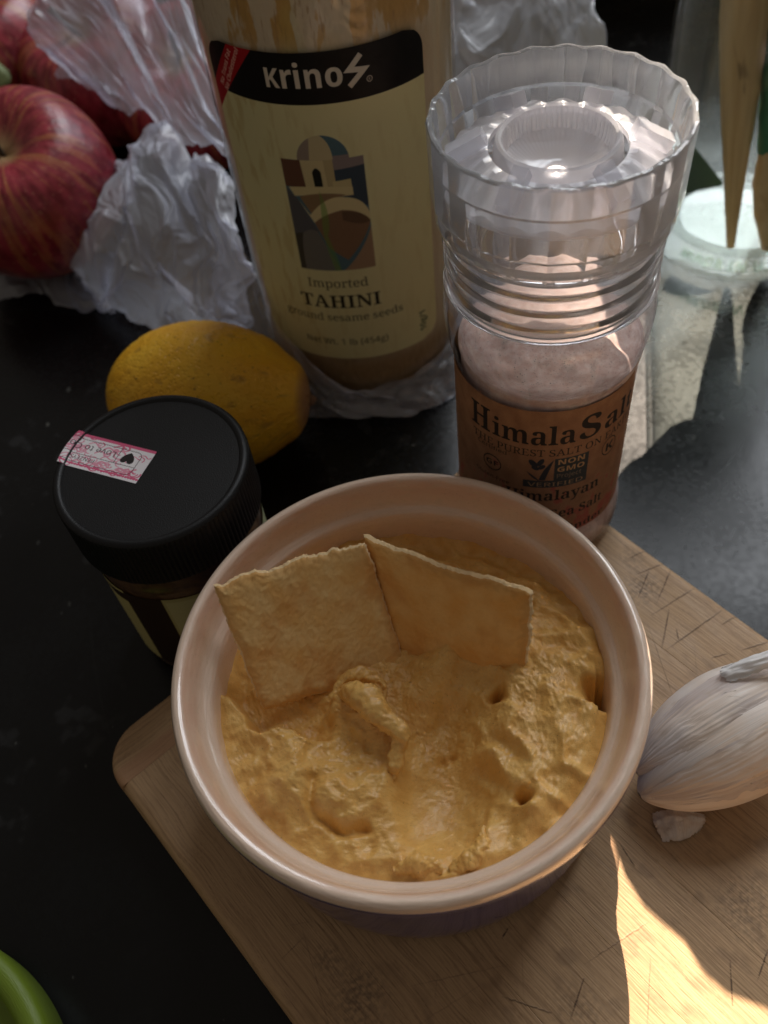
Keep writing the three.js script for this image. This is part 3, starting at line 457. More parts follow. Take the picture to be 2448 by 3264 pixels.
// ---------------------------------------------------------------- tahini jar
{
  const X = 0.0036, Z = -0.2825, R = 0.0386;
  const wall = [[0, 0.0006], [0.034, 0.0006], [0.0370, 0.0022], [0.0383, 0.0052], [R, 0.010], [R, 0.168], [0.0375, 0.176], [0.034, 0.181], [0.033, 0.187]];
  const t = thing('tahini_jar', 'tall plastic jar of tahini with cream and black label behind the lemon', 'jar', [X, 0, Z]);
  put('jar_wall', turned(wall, 128), phys({ color: rgb(1, 0.98, 0.94), transmission: 1, thickness: 0, roughness: 0.05, ior: 1.5 }), t);
  const smear = dataTex(1024, 1024, (u, v) => {          // v: height 0..0.17
    const a = u * 2 * Math.PI, y = v * 0.17, cx = Math.cos(a), sx = Math.sin(a), run = fbm3(cx * 6, sx * 6, y * 16, 5), drip = n3(cx * 16, sx * 16, y * 22), clot = fbm3(cx * 15 + 4, sx * 15, y * 120, 4);
    let c = mix3([0.60, 0.49, 0.33], [0.70, 0.61, 0.46], clamp(0.5 + run));
    const upper = sstep(0.128, 0.142, y); const patch = fbm3(cx * 3.2 + 2, sx * 3.2, y * 30, 5); c = mix3(c, mix3([0.58, 0.36, 0.12], [0.70, 0.62, 0.47], sstep(-0.16, -0.02, patch)), upper);
    c = mix3(c, [0.70, 0.62, 0.48], upper * 0.9 * sstep(0.10, 0.16, fbm3(cx * 11 + 4, sx * 11, y * 75, 5)) * sstep(-0.05, 0.10, patch)); c = mix3(c, [0.40, 0.245, 0.11], upper * 0.6 * sstep(0.3, 0.55, fbm3(cx * 20, sx * 20 + 8, y * 80, 3)));
    const low = sstep(0.030, 0.018, y); c = mix3(c, [0.36, 0.25, 0.13], low); return c;
  });
  const th = put('tahini', grid(128, 24, (u, v) => { const a = u * 2 * Math.PI, y = 0.0035 + v * 0.16, r = (R - 0.0011) * (y < 0.012 ? 0.93 + 0.07 * Math.sqrt(clamp((y - 0.0035) / 0.0085)) : 1); return [r * Math.sin(a), y, r * Math.cos(a), u, y / 0.17]; }, { closeU: true }), phys({ map: smear, roughness: 0.55, bumpMap: dataTex(512, 512, (u, v) => { const a = u * 6.283; return 0.5 + 0.5 * fbm3(Math.cos(a) * 12, Math.sin(a) * 12, v * 22, 4); }, false), bumpScale: 0.0006 }));
  th.position.set(X, 0, Z); tag(th, 'pale brown tahini smeared over the inside of the tall jar', 'tahini');
  const T0 = -62, T1 = 41, Y0 = 0.025, Y1 = 0.136;
  const lab = canvasTex(1100, 1750, (g, w, h) => {
    const px = (a) => (a - T0) / (T1 - T0) * w, py = (y) => (1 - (y - Y0) / (Y1 - Y0)) * h, k = w / 0.0694;
    const im = g.createImageData(w, h);
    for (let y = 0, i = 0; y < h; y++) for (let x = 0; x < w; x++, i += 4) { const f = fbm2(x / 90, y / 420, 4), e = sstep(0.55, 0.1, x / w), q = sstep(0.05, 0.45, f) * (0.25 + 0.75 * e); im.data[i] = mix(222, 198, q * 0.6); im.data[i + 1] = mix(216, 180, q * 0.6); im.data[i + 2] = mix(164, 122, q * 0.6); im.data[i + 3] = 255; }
    g.putImageData(im, 0, 0);
    g.fillStyle = '#14110f'; g.fillRect(0, 0, w, py(0.1215));
    g.fillStyle = '#a8161c'; g.beginPath(); g.moveTo(px(-47), 0); g.lineTo(px(-34), 0); g.lineTo(px(-62), py(0.1145)); g.lineTo(px(-63), py(0.1145)); g.lineTo(px(-63), py(0.122)); g.fill();
    g.save(); g.translate(px(-55.2), py(0.1222)); g.rotate(-1.02); g.scale(1, 0.9); g.fillStyle = '#e7b8a8'; g.font = 'bold 36px ' + sans; g.fillText('No Trans Fat', 0, -6); g.fillText('No Cholesterol', 0, 32); g.restore();
    // the name
    g.fillStyle = '#d8cfbd'; g.save(); g.translate(px(-30.5), py(0.1262)); const F = 'bold 150px ' + sans; g.font = F; const sm = (s, x, sc = 1) => { g.save(); g.translate(x, 0); g.scale(1, sc); g.fillText(s, 0, 0); g.restore(); return x + g.measureText(s).width; };
    let x = 0; g.font = 'bold 122px ' + sans; x = sm('K', 0) - 2; g.font = F; x = sm('r', x) - 4; x = sm('i', x); x = sm('n', x); x = sm('o', x) + 6;
    g.lineWidth = 24; g.strokeStyle = '#d8cfbd'; g.lineJoin = 'miter'; g.beginPath(); g.moveTo(x + 74, -118); g.lineTo(x + 16, -60); g.lineTo(x + 84, -52); g.lineTo(x + 12, 12); g.stroke();
    g.lineWidth = 3; g.beginPath(); g.arc(x + 104, -4, 12, 0, 7); g.stroke(); g.font = '17px ' + sans; g.fillText('R', x + 98, 2); g.restore();
    // a small picture: white houses, a dome and a bell arch by the sea
    const L = px(-29.5), Rr = px(7.8), top = py(0.1045), bot = py(0.0645), cw = Rr - L, c0 = px(-21.5), c1 = px(1.6);
    g.save(); g.beginPath(); g.moveTo(L, bot); g.lineTo(L, top); g.lineTo(c0, top); g.arc((c0 + c1) / 2, top, (c1 - c0) / 2, Math.PI, 0); g.lineTo(Rr, top); g.lineTo(Rr, bot); g.closePath(); g.clip();
    const bh = bot - top, X_ = (f) => L + cw * f, Y_ = (f) => top + bh * f;
    const shape = (fill, pts) => { g.fillStyle = fill; g.beginPath(); pts.forEach((p, i) => i === 0 ? g.moveTo(X_(p[0]), Y_(p[1])) : p.length === 2 ? g.lineTo(X_(p[0]), Y_(p[1])) : g.quadraticCurveTo(X_(p[0]), Y_(p[1]), X_(p[2]), Y_(p[3]))); g.fill(); };
    g.fillStyle = '#56727c'; g.fillRect(L, Y_(-0.4), cw, bh * 1.5);
    shape('#8f827f', [[0.6, -0.03], [1, -0.03], [1, 0.10], [0.6, 0.10]]); shape('#3d4a57', [[0.55, 0.09], [1, 0.07], [1, 0.42], [0.55, 0.36]]); shape('#6d4c3c', [[0, 0], [0.3, 0], [0.3, 0.23], [0, 0.23]]);
    shape('#9a8c7e', [[0.14, 0.0], [0.15, -0.22, 0.40, -0.225], [0.64, -0.20, 0.64, 0.0]]); shape('#cbbd92', [[0.36, 0.0], [0.40, -0.225], [0.64, -0.20, 0.64, 0.0]]);
    shape('#d3c594', [[0.24, 0], [0.63, 0], [0.64, 0.26], [0.27, 0.26]]); shape('#bfae80', [[0.52, 0], [0.63, 0], [0.64, 0.26], [0.54, 0.26]]); shape('#24261f', [[0.38, 0.23], [0.37, 0.10], [0.42, 0.03, 0.475, 0.10], [0.48, 0.23]]);
    shape('#d0c18d', [[0.60, 0.18], [0.82, 0.17], [0.83, 0.31], [0.60, 0.31]]); shape('#d8ca97', [[0.04, 0.235], [0.45, 0.20, 0.83, 0.24], [0.83, 0.31], [0.45, 0.27, 0.10, 0.31]]); shape('#917757', [[0.16, 0.31], [0.45, 0.25, 0.74, 0.30], [0.42, 0.34, 0.28, 0.46]]);
    shape('#5a5b60', [[0, 0.24], [0.14, 0.34], [0.34, 0.62], [0.1, 0.72], [0, 0.66]]); shape('#dccd9b', [[0.14, 0.34], [0.26, 0.47], [0.5, 0.28, 0.72, 0.32], [0.94, 0.34, 1, 0.48], [1, 0.55], [0.8, 0.42, 0.55, 0.46], [0.4, 0.49, 0.30, 0.54]]);
    shape('#87694f', [[0.30, 0.54], [0.42, 0.46, 0.66, 0.43], [0.9, 0.44, 1, 0.56], [0.92, 0.72, 0.66, 0.90], [0.44, 0.78]]); shape('#6a523f', [[0.66, 0.44], [0.94, 0.46, 1, 0.56], [0.9, 0.60, 0.66, 0.52]]);
    shape('#75736d', [[0.10, 0.66], [0.2, 0.58, 0.32, 0.62], [0.46, 0.84, 0.56, 1.02], [0.05, 1.02]]); shape('#a1856a', [[1, 0.60], [0.9, 0.82, 0.56, 1.02], [1, 1.02]]); shape('#47453f', [[0, 0.66], [0.12, 0.64], [0.06, 0.8, 0.08, 1.02], [0, 1.02]]);
    g.globalAlpha = 0.5; shape('#6f9a45', [[0.42, 0.25], [0.54, 0.50, 0.44, 0.66], [0.52, 0.84, 0.56, 1.02], [0.48, 1.02], [0.36, 0.70, 0.40, 0.50]]); g.globalAlpha = 1; g.restore();
    g.fillStyle = '#2c2820'; g.textAlign = 'center'; const mid = px(-12.2);
    g.font = '74px ' + serif; g.fillText('Imported', mid, py(0.0574)); g.font = 'bold 118px ' + serif; g.fillText('TAHINI', mid, py(0.0487)); g.font = '68px ' + serif; g.fillText('ground sesame seeds', mid, py(0.0428)); g.font = '58px ' + sans; g.fillText('Net Wt. 1 lb (454g)', mid, py(0.0318));
    g.save(); g.translate(px(33), py(0.034)); g.rotate(-Math.PI / 2); g.fillStyle = '#2f4a36'; g.font = 'bold 58px ' + sans; g.fillText('10g/1', 0, 0); g.restore();
  });
  lab.wrapS = lab.wrapT = THREE.ClampToEdgeWrapping;
  const D = Math.PI / 180, round = 0.007;
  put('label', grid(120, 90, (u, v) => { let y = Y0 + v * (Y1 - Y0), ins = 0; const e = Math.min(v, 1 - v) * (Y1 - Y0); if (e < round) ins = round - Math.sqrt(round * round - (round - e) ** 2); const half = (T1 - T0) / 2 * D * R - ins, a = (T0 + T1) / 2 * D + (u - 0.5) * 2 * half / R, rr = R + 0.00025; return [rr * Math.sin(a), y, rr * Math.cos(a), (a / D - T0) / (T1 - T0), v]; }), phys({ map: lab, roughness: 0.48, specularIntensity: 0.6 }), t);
}

// ---------------------------------------------------------------- salt grinder
const clear = phys({ color: rgb(0.96, 0.975, 1.0), transmission: 0.79, thickness: 0.004, ior: 1.49, roughness: 0.025 });
{
  const X = 0.0496, Z = -0.1744, t = thing('salt_grinder', 'clear plastic salt grinder with kraft paper label standing at the board corner', 'salt grinder', [X - 0.0002, 0, Z]); t.rotation.z = 0.0098;
  const b = BOARD_Y + 0.0003, NF = 22, facet = (th, k) => { const w = 2 * Math.PI / NF, q = ((th % w) + w) % w - w / 2; return Math.cos(w / 2) / Math.cos(q) * (1 - k) + k; };
  // cap: a cup with flat facets outside, a recess on top
  const outer = [[0.0225, 0.1258], [0.0243, 0.1247], [0.0256, 0.1249], [0.0265, 0.1262], [0.0271, 0.1282], [0.0274, 0.1304], [0.0275, 0.1322], [0.02785, 0.1330], [0.0279, 0.1415], [0.0280, 0.1496], [0.0278, 0.1502], [0.0271, 0.1503], [0.0266, 0.1500], [0.0262, 0.1480], [0.0260, 0.1425], [0.0257, 0.1418], [0.0253, 0.1395], [0.0248, 0.1340], [0.0240, 0.1290], [0.0230, 0.1275], [0.0225, 0.1262]];
  put('cap', turned(outer, NF * 8, (th, r, y, j) => [j >= 5 && j <= 10 ? r * facet(th, 0.05) : j >= 14 && j <= 16 ? r * facet(th + 0.14, 0.2) : r, y + (j >= 9 && j <= 12 ? 0.00022 * Math.cos(th * NF) : 0)], { crease: 0.21 }), clear, t);
  put('cap_floor', turned([[0.0150, 0.1415], [0.0168, 0.1412], [0.0220, 0.1384], [0.0247, 0.1372], [0.0250, 0.1382], [0.0246, 0.1390], [0.0220, 0.1398], [0.0168, 0.1428], [0.0150, 0.1430], [0.0150, 0.1415]], 132, (th, r, y, j) => [r, y + (j > 4 && j < 8 ? 0.0005 * Math.cos(th * 22) : 0)], { crease: 0.5 }), phys({ color: rgb(0.97, 0.97, 1.0), transmission: 0.50, thickness: 0, ior: 1.5, roughness: 0.25 }), t);
  // hub with a toothed ring and a cone inside
  put('hub', turned([[0.0140, 0.1300], [0.0142, 0.1390], [0.0138, 0.1430], [0.0133, 0.1446], [0.0127, 0.1450], [0.0121, 0.1446], [0.0118, 0.1436], [0.0116, 0.1412], [0.0112, 0.1400], [0.0096, 0.1388], [0.0058, 0.1366], [0.0022, 0.1358], [0, 0.1364], [0, 0.1300], [0.0140, 0.1300]], 360, (th, r, y, j) => [j >= 6 && j <= 8 ? r * (1 - 0.020 * Math.pow(0.5 + 0.5 * Math.cos(th * 60), 2)) : r, y], { crease: 0.5 }), phys({ color: rgb(0.95, 0.95, 0.98), transmission: 0.55, thickness: 0, ior: 1.52, roughness: 0.12 }), t);
  for (let i = 0; i < 6; i++) { const g = new THREE.BoxGeometry(0.0036, 0.0030, 0.0088, 1, 1, 4); g.rotateX(0.5); g.translate(0, 0.1436, 0.0196); g.rotateY(i * Math.PI / 3 + 0.35); put('fin', g, phys({ color: rgb(0.95, 0.95, 0.98), transmission: 0.70, thickness: 0, ior: 1.52, roughness: 0.14 }), t); }
  // neck with rings
  const neck = []; for (let i = 0; i <= 60; i++) { const y = 0.1082 + i / 60 * 0.0166; let r = 0.0246; for (const [c, h, w] of [[0.1092, 0.0015, 0.0006], [0.1120, 0.0011, 0.0005], [0.1166, 0.0012, 0.0005], [0.1212, 0.0012, 0.0005]]) r += h * Math.exp(-(((y - c) / w) ** 2)); neck.push([r, y]); }
  put('neck', turned([...neck, [0.0238, 0.1248], ...neck.slice().reverse().map(([r, y]) => [Math.min(r, 0.0246) - 0.0010, y]), neck[0]], 120), phys({ color: rgb(0.95, 0.95, 0.96), transmission: 0.93, thickness: 0.001, ior: 1.46, roughness: 0.08 }), t);
  // jar: bulge, waist that carries the label, flared foot
  const dust = dataTex(1024, 512, (u, v) => { const a = u * 6.283, h = v; const d = sstep(0.1, 0.6, fbm3(Math.cos(a) * 4, Math.sin(a) * 4, v * 5, 3)) * 0.35 + 0.6 * sstep(0.62, 0.9, n3(Math.cos(a) * 60, Math.sin(a) * 60, v * 90)); return 1 - 0.55 * clamp(d); }, false);
  const body = curve2([[0.0246, 0.1080], [0.0255, 0.1066], [0.0262, 0.1040], [0.0264, 0.1010], [0.0262, 0.0970], [0.0257, 0.0930], [0.0250, 0.0895], [0.0243, 0.0868], [0.0241, 0.0850], [0.0240, 0.080], [0.0240, 0.060], [0.0240, 0.040], [0.0241, 0.0330], [0.0247, 0.0300], [0.0253, 0.0270], [0.0255, 0.0235], [0.0252, b + 0.0016], [0.0240, b + 0.0002], [0.02, b]], 110);
  put('jar', turned(body, 120), phys({ color: rgb(0.93, 0.90, 0.90), transmission: 1, transmissionMap: dust, thickness: 0, roughness: 0.06, ior: 1.5 }), t);
  const lab = canvasTex(1900, 1000, (g, w, h) => {           // 190 degrees, height 0.020 .. 0.0852
    const Y0 = 0.0212, Y1 = 0.0852, px = (a) => (a + 95) / 190 * w, py = (y) => (1 - (y - Y0) / (Y1 - Y0)) * h, im = g.createImageData(w, h);
    for (let y = 0, i = 0; y < h; y++) for (let x = 0; x < w; x++, i += 4) { const f = fbm2(x / 160, y / 160, 5), q = fbm2(x / 5, y / 14, 3), red = sstep(0.05, 0.5, f + 0.6 * sstep(300, 900, y) - 0.35) * sstep(120, 420, y); let c = [160 + 20 * f + 14 * q, 116 + 20 * f + 12 * q, 82 + 16 * f + 10 * q]; c = mix3(c, [168, 74, 62], 0.75 * red); im.data[i] = c[0]; im.data[i + 1] = c[1]; im.data[i + 2] = c[2]; im.data[i + 3] = 255; }
    g.putImageData(im, 0, 0);
    const ink = '#1f1610'; g.fillStyle = ink; g.strokeStyle = ink; g.textAlign = 'center';
    const fit = (s, a0, a1, y, font, size) => { g.font = font.replace('#', size); const m = g.measureText(s).width; g.save(); g.translate((px(a0) + px(a1)) / 2, py(y)); g.scale((px(a1) - px(a0)) / m, 1); g.fillText(s, 0, 0); g.restore(); };
    fit('H', -64, -47, 0.0725, 'bold #px serif', 190); fit('imala', -46, 8, 0.0725, 'bold #px serif', 150); fit('S', 9, 26, 0.0725, 'bold #px serif', 190); fit('alt', 27, 58, 0.0725, 'bold #px serif', 150);
    fit('THE PUREST SALT ON EARTH', -62, 58, 0.0680, '#px serif', 56);
    g.lineWidth = 7; g.beginPath(); g.ellipse(px(-46), py(0.0607), 66, 46, 0, 0, 7); g.stroke(); fit('GF', -51, -41, 0.0597, 'bold #px sans-serif', 46); fit('Certified', -58, -35, 0.0662, '#px sans-serif', 32); fit('Gluten-Free', -60, -33, 0.0540, '#px sans-serif', 32);
    g.fillStyle = '#33383a'; g.fillRect(px(-4.5), py(0.0668), px(18) - px(-4.5), py(0.0575) - py(0.0668)); g.fillRect(px(-24), py(0.0578), px(18) - px(-24), py(0.0548) - py(0.0578));
    g.fillStyle = '#c19a6c'; fit('NON', -3, 16, 0.0643, 'bold #px sans-serif', 44); fit('GMO', -3, 16, 0.0613, 'bold #px sans-serif', 44); g.fillStyle = '#8d7a60'; fit('Project', -3, 14, 0.0586, '#px sans-serif', 38); g.fillStyle = '#a98a66'; fit('VERIFIED', -21, 16, 0.0553, '#px sans-serif', 36);
    g.fillStyle = '#2a2c34'; g.beginPath(); g.moveTo(px(-14), py(0.0580)); g.quadraticCurveTo(px(-12), py(0.0630), px(-5), py(0.0666)); g.quadraticCurveTo(px(-9), py(0.0600), px(-10), py(0.0580)); g.fill(); g.beginPath(); g.moveTo(px(-14), py(0.0580)); g.quadraticCurveTo(px(-17), py(0.0600), px(-22), py(0.0615)); g.quadraticCurveTo(px(-18), py(0.0585), px(-14), py(0.0578)); g.fill();
    for (const [ax, ay, rx, ry, ro] of [[-18, 0.0650, 34, 17, 0.6], [-13.5, 0.0655, 30, 16, -0.8], [-16.5, 0.0632, 26, 13, 0.3], [-12.5, 0.0636, 24, 13, -0.4]]) { g.beginPath(); g.ellipse(px(ax), py(ay), rx, ry, ro, 0, 7); g.fill(); }
    g.fillStyle = ink; g.lineWidth = 6; g.beginPath(); g.ellipse(px(35), py(0.0640), 62, 52, 0, 0, 7); g.stroke(); fit('K', 31, 39, 0.0622, 'bold #px sans-serif', 74);
    fit('Himalayan', -36, 30, 0.0488, 'bold #px serif', 92); fit('Extra Fine Sea Salt', -62, 35, 0.0405, 'bold #px serif', 84); fit('Refillable Grinder', -60, 39, 0.0325, 'bold #px serif', 64);
    g.fillStyle = '#3a2c22'; g.fillRect(0, py(0.0255), w, 74); g.fillStyle = '#7a5f45'; for (let i = 0; i < 70; i++) { g.beginPath(); g.arc(i * 27 + 8, py(0.0236) + 6 * Math.sin(i * 2.1), 8, 0, 4.2); g.fill(); }
  });
  lab.wrapS = lab.wrapT = THREE.ClampToEdgeWrapping;
  const LR = 0.02425; put('label', grid(180, 2, (u, v) => { const a = (u - 0.5) * 2 * Math.PI, y = 0.0318 + v * (0.0852 - 0.0318); return [LR * Math.sin(a), y, LR * Math.cos(a), (a * 180 / Math.PI + 95) / 190, (y - 0.0212) / (0.0852 - 0.0212)]; }), phys({ map: lab, roughness: 0.75, bumpMap: dataTex(512, 256, (u, v) => 0.5 + 0.4 * fbm2(u * 60, v * 40, 4), false), bumpScale: 0.00012 }), t);
  // the salt
  const s = put('salt', turned([...curve2([[0, 0.0912], [0.008, 0.0910], [0.016, 0.0904], [0.0222, 0.0896], [0.0240, 0.0886]], 24), [0.0240, 0.0878], [0.0236, 0.0866], [0.0234, 0.085], [0.0234, 0.033], [0.0246, 0.028], [0.0247, 0.0215], [0, 0.0205]], 100, (th, r, y, j) => [r, y + (j < 24 ? 0.0005 * n2(r * 120 * Math.sin(th), r * 120 * Math.cos(th)) : 0)]), phys({ map: dataTex(512, 512, (u, v) => { const a = u * 6.283; return mix3([0.66, 0.48, 0.43], [0.82, 0.72, 0.69], clamp(0.5 + fbm3(Math.cos(a) * 6, Math.sin(a) * 6, v * 16, 5) + 0.3 * n2(u * 260, v * 260))); }), roughness: 0.85 }));
  s.position.set(X, 0, Z); tag(s, 'pale pink ground salt filling the clear grinder', 'salt');
}

// ---------------------------------------------------------------- apples
function apple(label, C, R, turn, tilt, sd) {
  const t = thing('apple', label, 'apple', C, undefined); t.rotation.set(tilt[0], turn, tilt[1]);
  const prof = (q) => { const a = q * Math.PI, dim = 0.36 * Math.exp(-((a / 0.42) ** 2)), dimB = 0.16 * Math.exp(-(((Math.PI - a) / 0.35) ** 2)); return [R * (1.0 * Math.sin(a) * (1 + 0.10 * Math.cos(a)) + 0.0), R * (0.92 * Math.cos(a) * (1 + 0.02 * Math.cos(a)) - dim + dimB)]; };
  const col = dataTex(768, 512, (u, v) => {
    const a = u * 2 * Math.PI, cx = Math.cos(a), sx = Math.sin(a), st = fbm3(cx * 7 + sd, sx * 7, v * 1.6, 4), st2 = n3(cx * 22 + sd, sx * 22, v * 3.2), bl = fbm3(cx * 1.5 + sd, sx * 1.5, v * 2.2 + sd, 3), mo = fbm3(cx * 5 + 3, sx * 5 + sd, v * 9, 4);
    const yel = clamp(sstep(0.02, 0.36, st + 0.32 * mo + 0.25 * bl - 0.05) * (0.8 + 0.3 * st2));
    let c = mix3([0.20, 0.012, 0.022], [0.40, 0.045, 0.065], clamp(0.5 + 1.2 * mo)); c = mix3(c, [0.46, 0.175, 0.055], 0.68 * yel);
    c = mix3(c, [0.42, 0.30, 0.13], 0.75 * sstep(0.09, 0.02, v)); if (n3(cx * 26 + sd, sx * 26, v * 34) > 0.83) c = mix3(c, [0.58, 0.36, 0.19], 0.7); return c;
  });
  put('skin', grid(90, 70, (u, v) => { const a = u * 2 * Math.PI; let [r, y] = prof(v); r *= 1 + 0.022 * Math.cos(5 * a + sd) * v + 0.02 * Math.cos(a + sd * 2); return [r * Math.sin(a), y + 0.0012 * Math.cos(2 * a + sd) * (1 - v), r * Math.cos(a)]; }, { closeU: true }), phys({ map: col, roughness: 0.36, clearcoat: 0.2, clearcoatRoughness: 0.3, bumpMap: dataTex(256, 256, (u, v) => 0.5 + 0.4 * fbm2(u * 16, v * 16, 3), false), bumpScale: 0.0004 }), t);
  put('stem', taper([V(0, R * 0.50, 0), V(0.001, R * 0.70, 0.0006), V(0.0032, R * 0.96, 0.002)], [0.0016, 0.0011, 0.0013, 0.0020], 16, 10, 0.15), phys({ color: rgb(0.045, 0.035, 0.018), roughness: 0.85 }), t);
}
apple('striped red and yellow apple in front, cut by the left edge', [-0.133, 0.0365, -0.366], 0.0405, 0.5, [0.30, 0.10], 1.3);
apple('dark red apple with a long stem, behind the front apple', [-0.168, 0.038, -0.492], 0.042, 2.1, [0.42, -0.30], 4.7);
apple('red apple in the middle of the back, half covered by the bag', [-0.108, 0.036, -0.470], 0.041, 3.3, [0.35, -0.25], 8.2);
apple('red apple seen mostly through the plastic film beside the jar', [-0.060, 0.036, -0.432], 0.039, 1.0, [0.2, 0.3], 12.9);
{
  const f = net([[[-0.168, 0.040, -0.470], [-0.160, 0.052, -0.462], [-0.1505, 0.049, -0.452]], [[-0.168, 0.046, -0.455], [-0.157, 0.060, -0.448], [-0.1460, 0.052, -0.442]], [[-0.167, 0.040, -0.440], [-0.158, 0.050, -0.436], [-0.1490, 0.044, -0.434]]]);
  const make = (o, flip) => grid(30, 20, (u, v) => { const k = Math.sin(Math.PI * clamp(v)) , p = f(u, 0.5 + (v - 0.5) * (0.25 + 0.75 * Math.sin(Math.PI * clamp(0.12 + u * 0.86)))); p[1] += o - 0.0012 * Math.exp(-(((v - 0.5) / 0.06) ** 2)); return p; }, { flip });
  tag(put('leaf', mergeGeometries([make(0, false), make(-0.0012, true)]), phys({ map: dataTex(256, 256, (u, v) => mix3([0.10, 0.14, 0.035], [0.20, 0.24, 0.085], clamp(0.5 + fbm2(u * 5, v * 8, 3)))), roughness: 0.6 })), 'curled pale green leaf tucked between the apples at the left edge', 'leaf');
}

// ---------------------------------------------------------------- plastic bag
{
  const hash = (i, j, k) => { let h = Math.imul(i, 374761393) ^ Math.imul(j, 668265263) ^ Math.imul(k, 1274126177); h = Math.imul(h ^ (h >>> 13), 1103515245); return ((h ^ (h >>> 16)) >>> 0) / 2147483648 - 1; };
  // flat facets that meet in sharp creases: values on a triangular lattice, joined linearly
  const facet = (x, y, k) => { const i = Math.floor(x), j = Math.floor(y), f = x - i, g = y - j; return f + g < 1 ? hash(i, j, k) * (1 - f - g) + hash(i + 1, j, k) * f + hash(i, j + 1, k) * g : hash(i + 1, j + 1, k) * (f + g - 1) + hash(i + 1, j, k) * (1 - g) + hash(i, j + 1, k) * (1 - f); };
  const crum = (x, y, k) => { const a = x + 0.35 * n2(x * 0.5, y * 0.5 + k), b = y + 0.35 * n2(x * 0.5 + 9, y * 0.5 + k), r = (p, q, m) => facet(p * 0.88 - q * 0.47, p * 0.47 + q * 0.88, m); return 0.70 * r(a, b, k) + 0.26 * r(a * 1.9 + b * 0.3 + 5.3, b * 2.1 + 1.7, k + 3) + 0.09 * r(a * 4.3 + 2.2, b * 4.1 - a * 0.8, k + 7) + 0.036 * r(a * 9.1, b * 8.7 + 3.1, k + 11); };
  const sheet = (P, nu, nv, s, amp, fu, fv, edge = 0.05, shear = 0) => {
    const f = net(P), k = Math.round(s * 10);
    return grid(nu, nv, (u, v) => {
      const eu = sstep(0.10, 0, Math.min(u, 1 - u)), ev = sstep(0.10, 0, Math.min(v, 1 - v)), p = f(clamp(u + eu * edge * n2(v * 7, s)), clamp(v + ev * edge * n2(u * 7 + 3, s))), x = (u + shear * v) * fu, y = (v - shear * 0.6 * u) * fv;
      p[0] += amp * 0.7 * crum(x, y, k); p[1] += amp * crum(x, y, k + 101); p[2] += amp * 0.9 * crum(x, y, k + 202); p[1] = Math.max(p[1], 0.0009); return p;
    });
  };
  const film = (tr, ro) => phys({ color: rgb(0.90, 0.92, 1.0), transmission: tr, thickness: 0, roughness: ro, ior: 1.52, specularIntensity: 1, clearcoat: 1, clearcoatRoughness: 0.14 });
  const bag = thing('plastic_bag', 'crumpled translucent white plastic produce bag between apples and tahini jar', 'plastic bag', [0, 0, 0]);
  // lower crumpled heap: from the counter edge up towards the jar
  put('bag_film', sheet([
    [[-0.128, 0.001, -0.352], [-0.112, 0.001, -0.333], [-0.095, 0.001, -0.312], [-0.072, 0.001, -0.298], [-0.046, 0.001, -0.290]],
    [[-0.122, 0.016, -0.342], [-0.102, 0.026, -0.320], [-0.083, 0.026, -0.306], [-0.064, 0.020, -0.296], [-0.043, 0.018, -0.287]],
    [[-0.112, 0.030, -0.346], [-0.094, 0.044, -0.332], [-0.077, 0.044, -0.320], [-0.060, 0.038, -0.306], [-0.040, 0.036, -0.296]],
    [[-0.100, 0.034, -0.364], [-0.086, 0.050, -0.354], [-0.071, 0.052, -0.342], [-0.056, 0.050, -0.326], [-0.042, 0.050, -0.308]],
    [[-0.093, 0.026, -0.384], [-0.080, 0.040, -0.380], [-0.066, 0.046, -0.372], [-0.054, 0.050, -0.352], [-0.044, 0.052, -0.328]]], 300, 260, 2.2, 0.0110, 6.5, 5.5), film(0.66, 0.56), bag);
  // upper film, drawn up over the rear apples
  put('bag_film', sheet([
    [[-0.118, 0.060, -0.420], [-0.100, 0.052, -0.404], [-0.080, 0.052, -0.385], [-0.056, 0.058, -0.350], [-0.038, 0.060, -0.322]],
    [[-0.124, 0.084, -0.428], [-0.100, 0.084, -0.422], [-0.078, 0.082, -0.404], [-0.054, 0.086, -0.366], [-0.036, 0.088, -0.326]],
    [[-0.096, 0.108, -0.440], [-0.084, 0.106, -0.438], [-0.070, 0.106, -0.420], [-0.050, 0.110, -0.378], [-0.034, 0.116, -0.332]],
    [[-0.070, 0.126, -0.448], [-0.064, 0.128, -0.446], [-0.054, 0.130, -0.426], [-0.042, 0.134, -0.386], [-0.030, 0.140, -0.340]]], 260, 240, 7.7, 0.0110, 7, 2.6, 0.05, 0.8), film(0.64, 0.46), bag);
  // flat film under the apple and under the jar
  put('bag_film', sheet([
    [[-0.200, 0.002, -0.345], [-0.150, 0.002, -0.338], [-0.122, 0.002, -0.326], [-0.104, 0.002, -0.318]],
    [[-0.200, 0.006, -0.365], [-0.150, 0.006, -0.356], [-0.124, 0.006, -0.342], [-0.104, 0.006, -0.330]],
    [[-0.200, 0.002, -0.392], [-0.150, 0.002, -0.384], [-0.126, 0.002, -0.370], [-0.106, 0.002, -0.350]]], 120, 70, 4.1, 0.005, 7, 3), film(0.80, 0.30), bag);
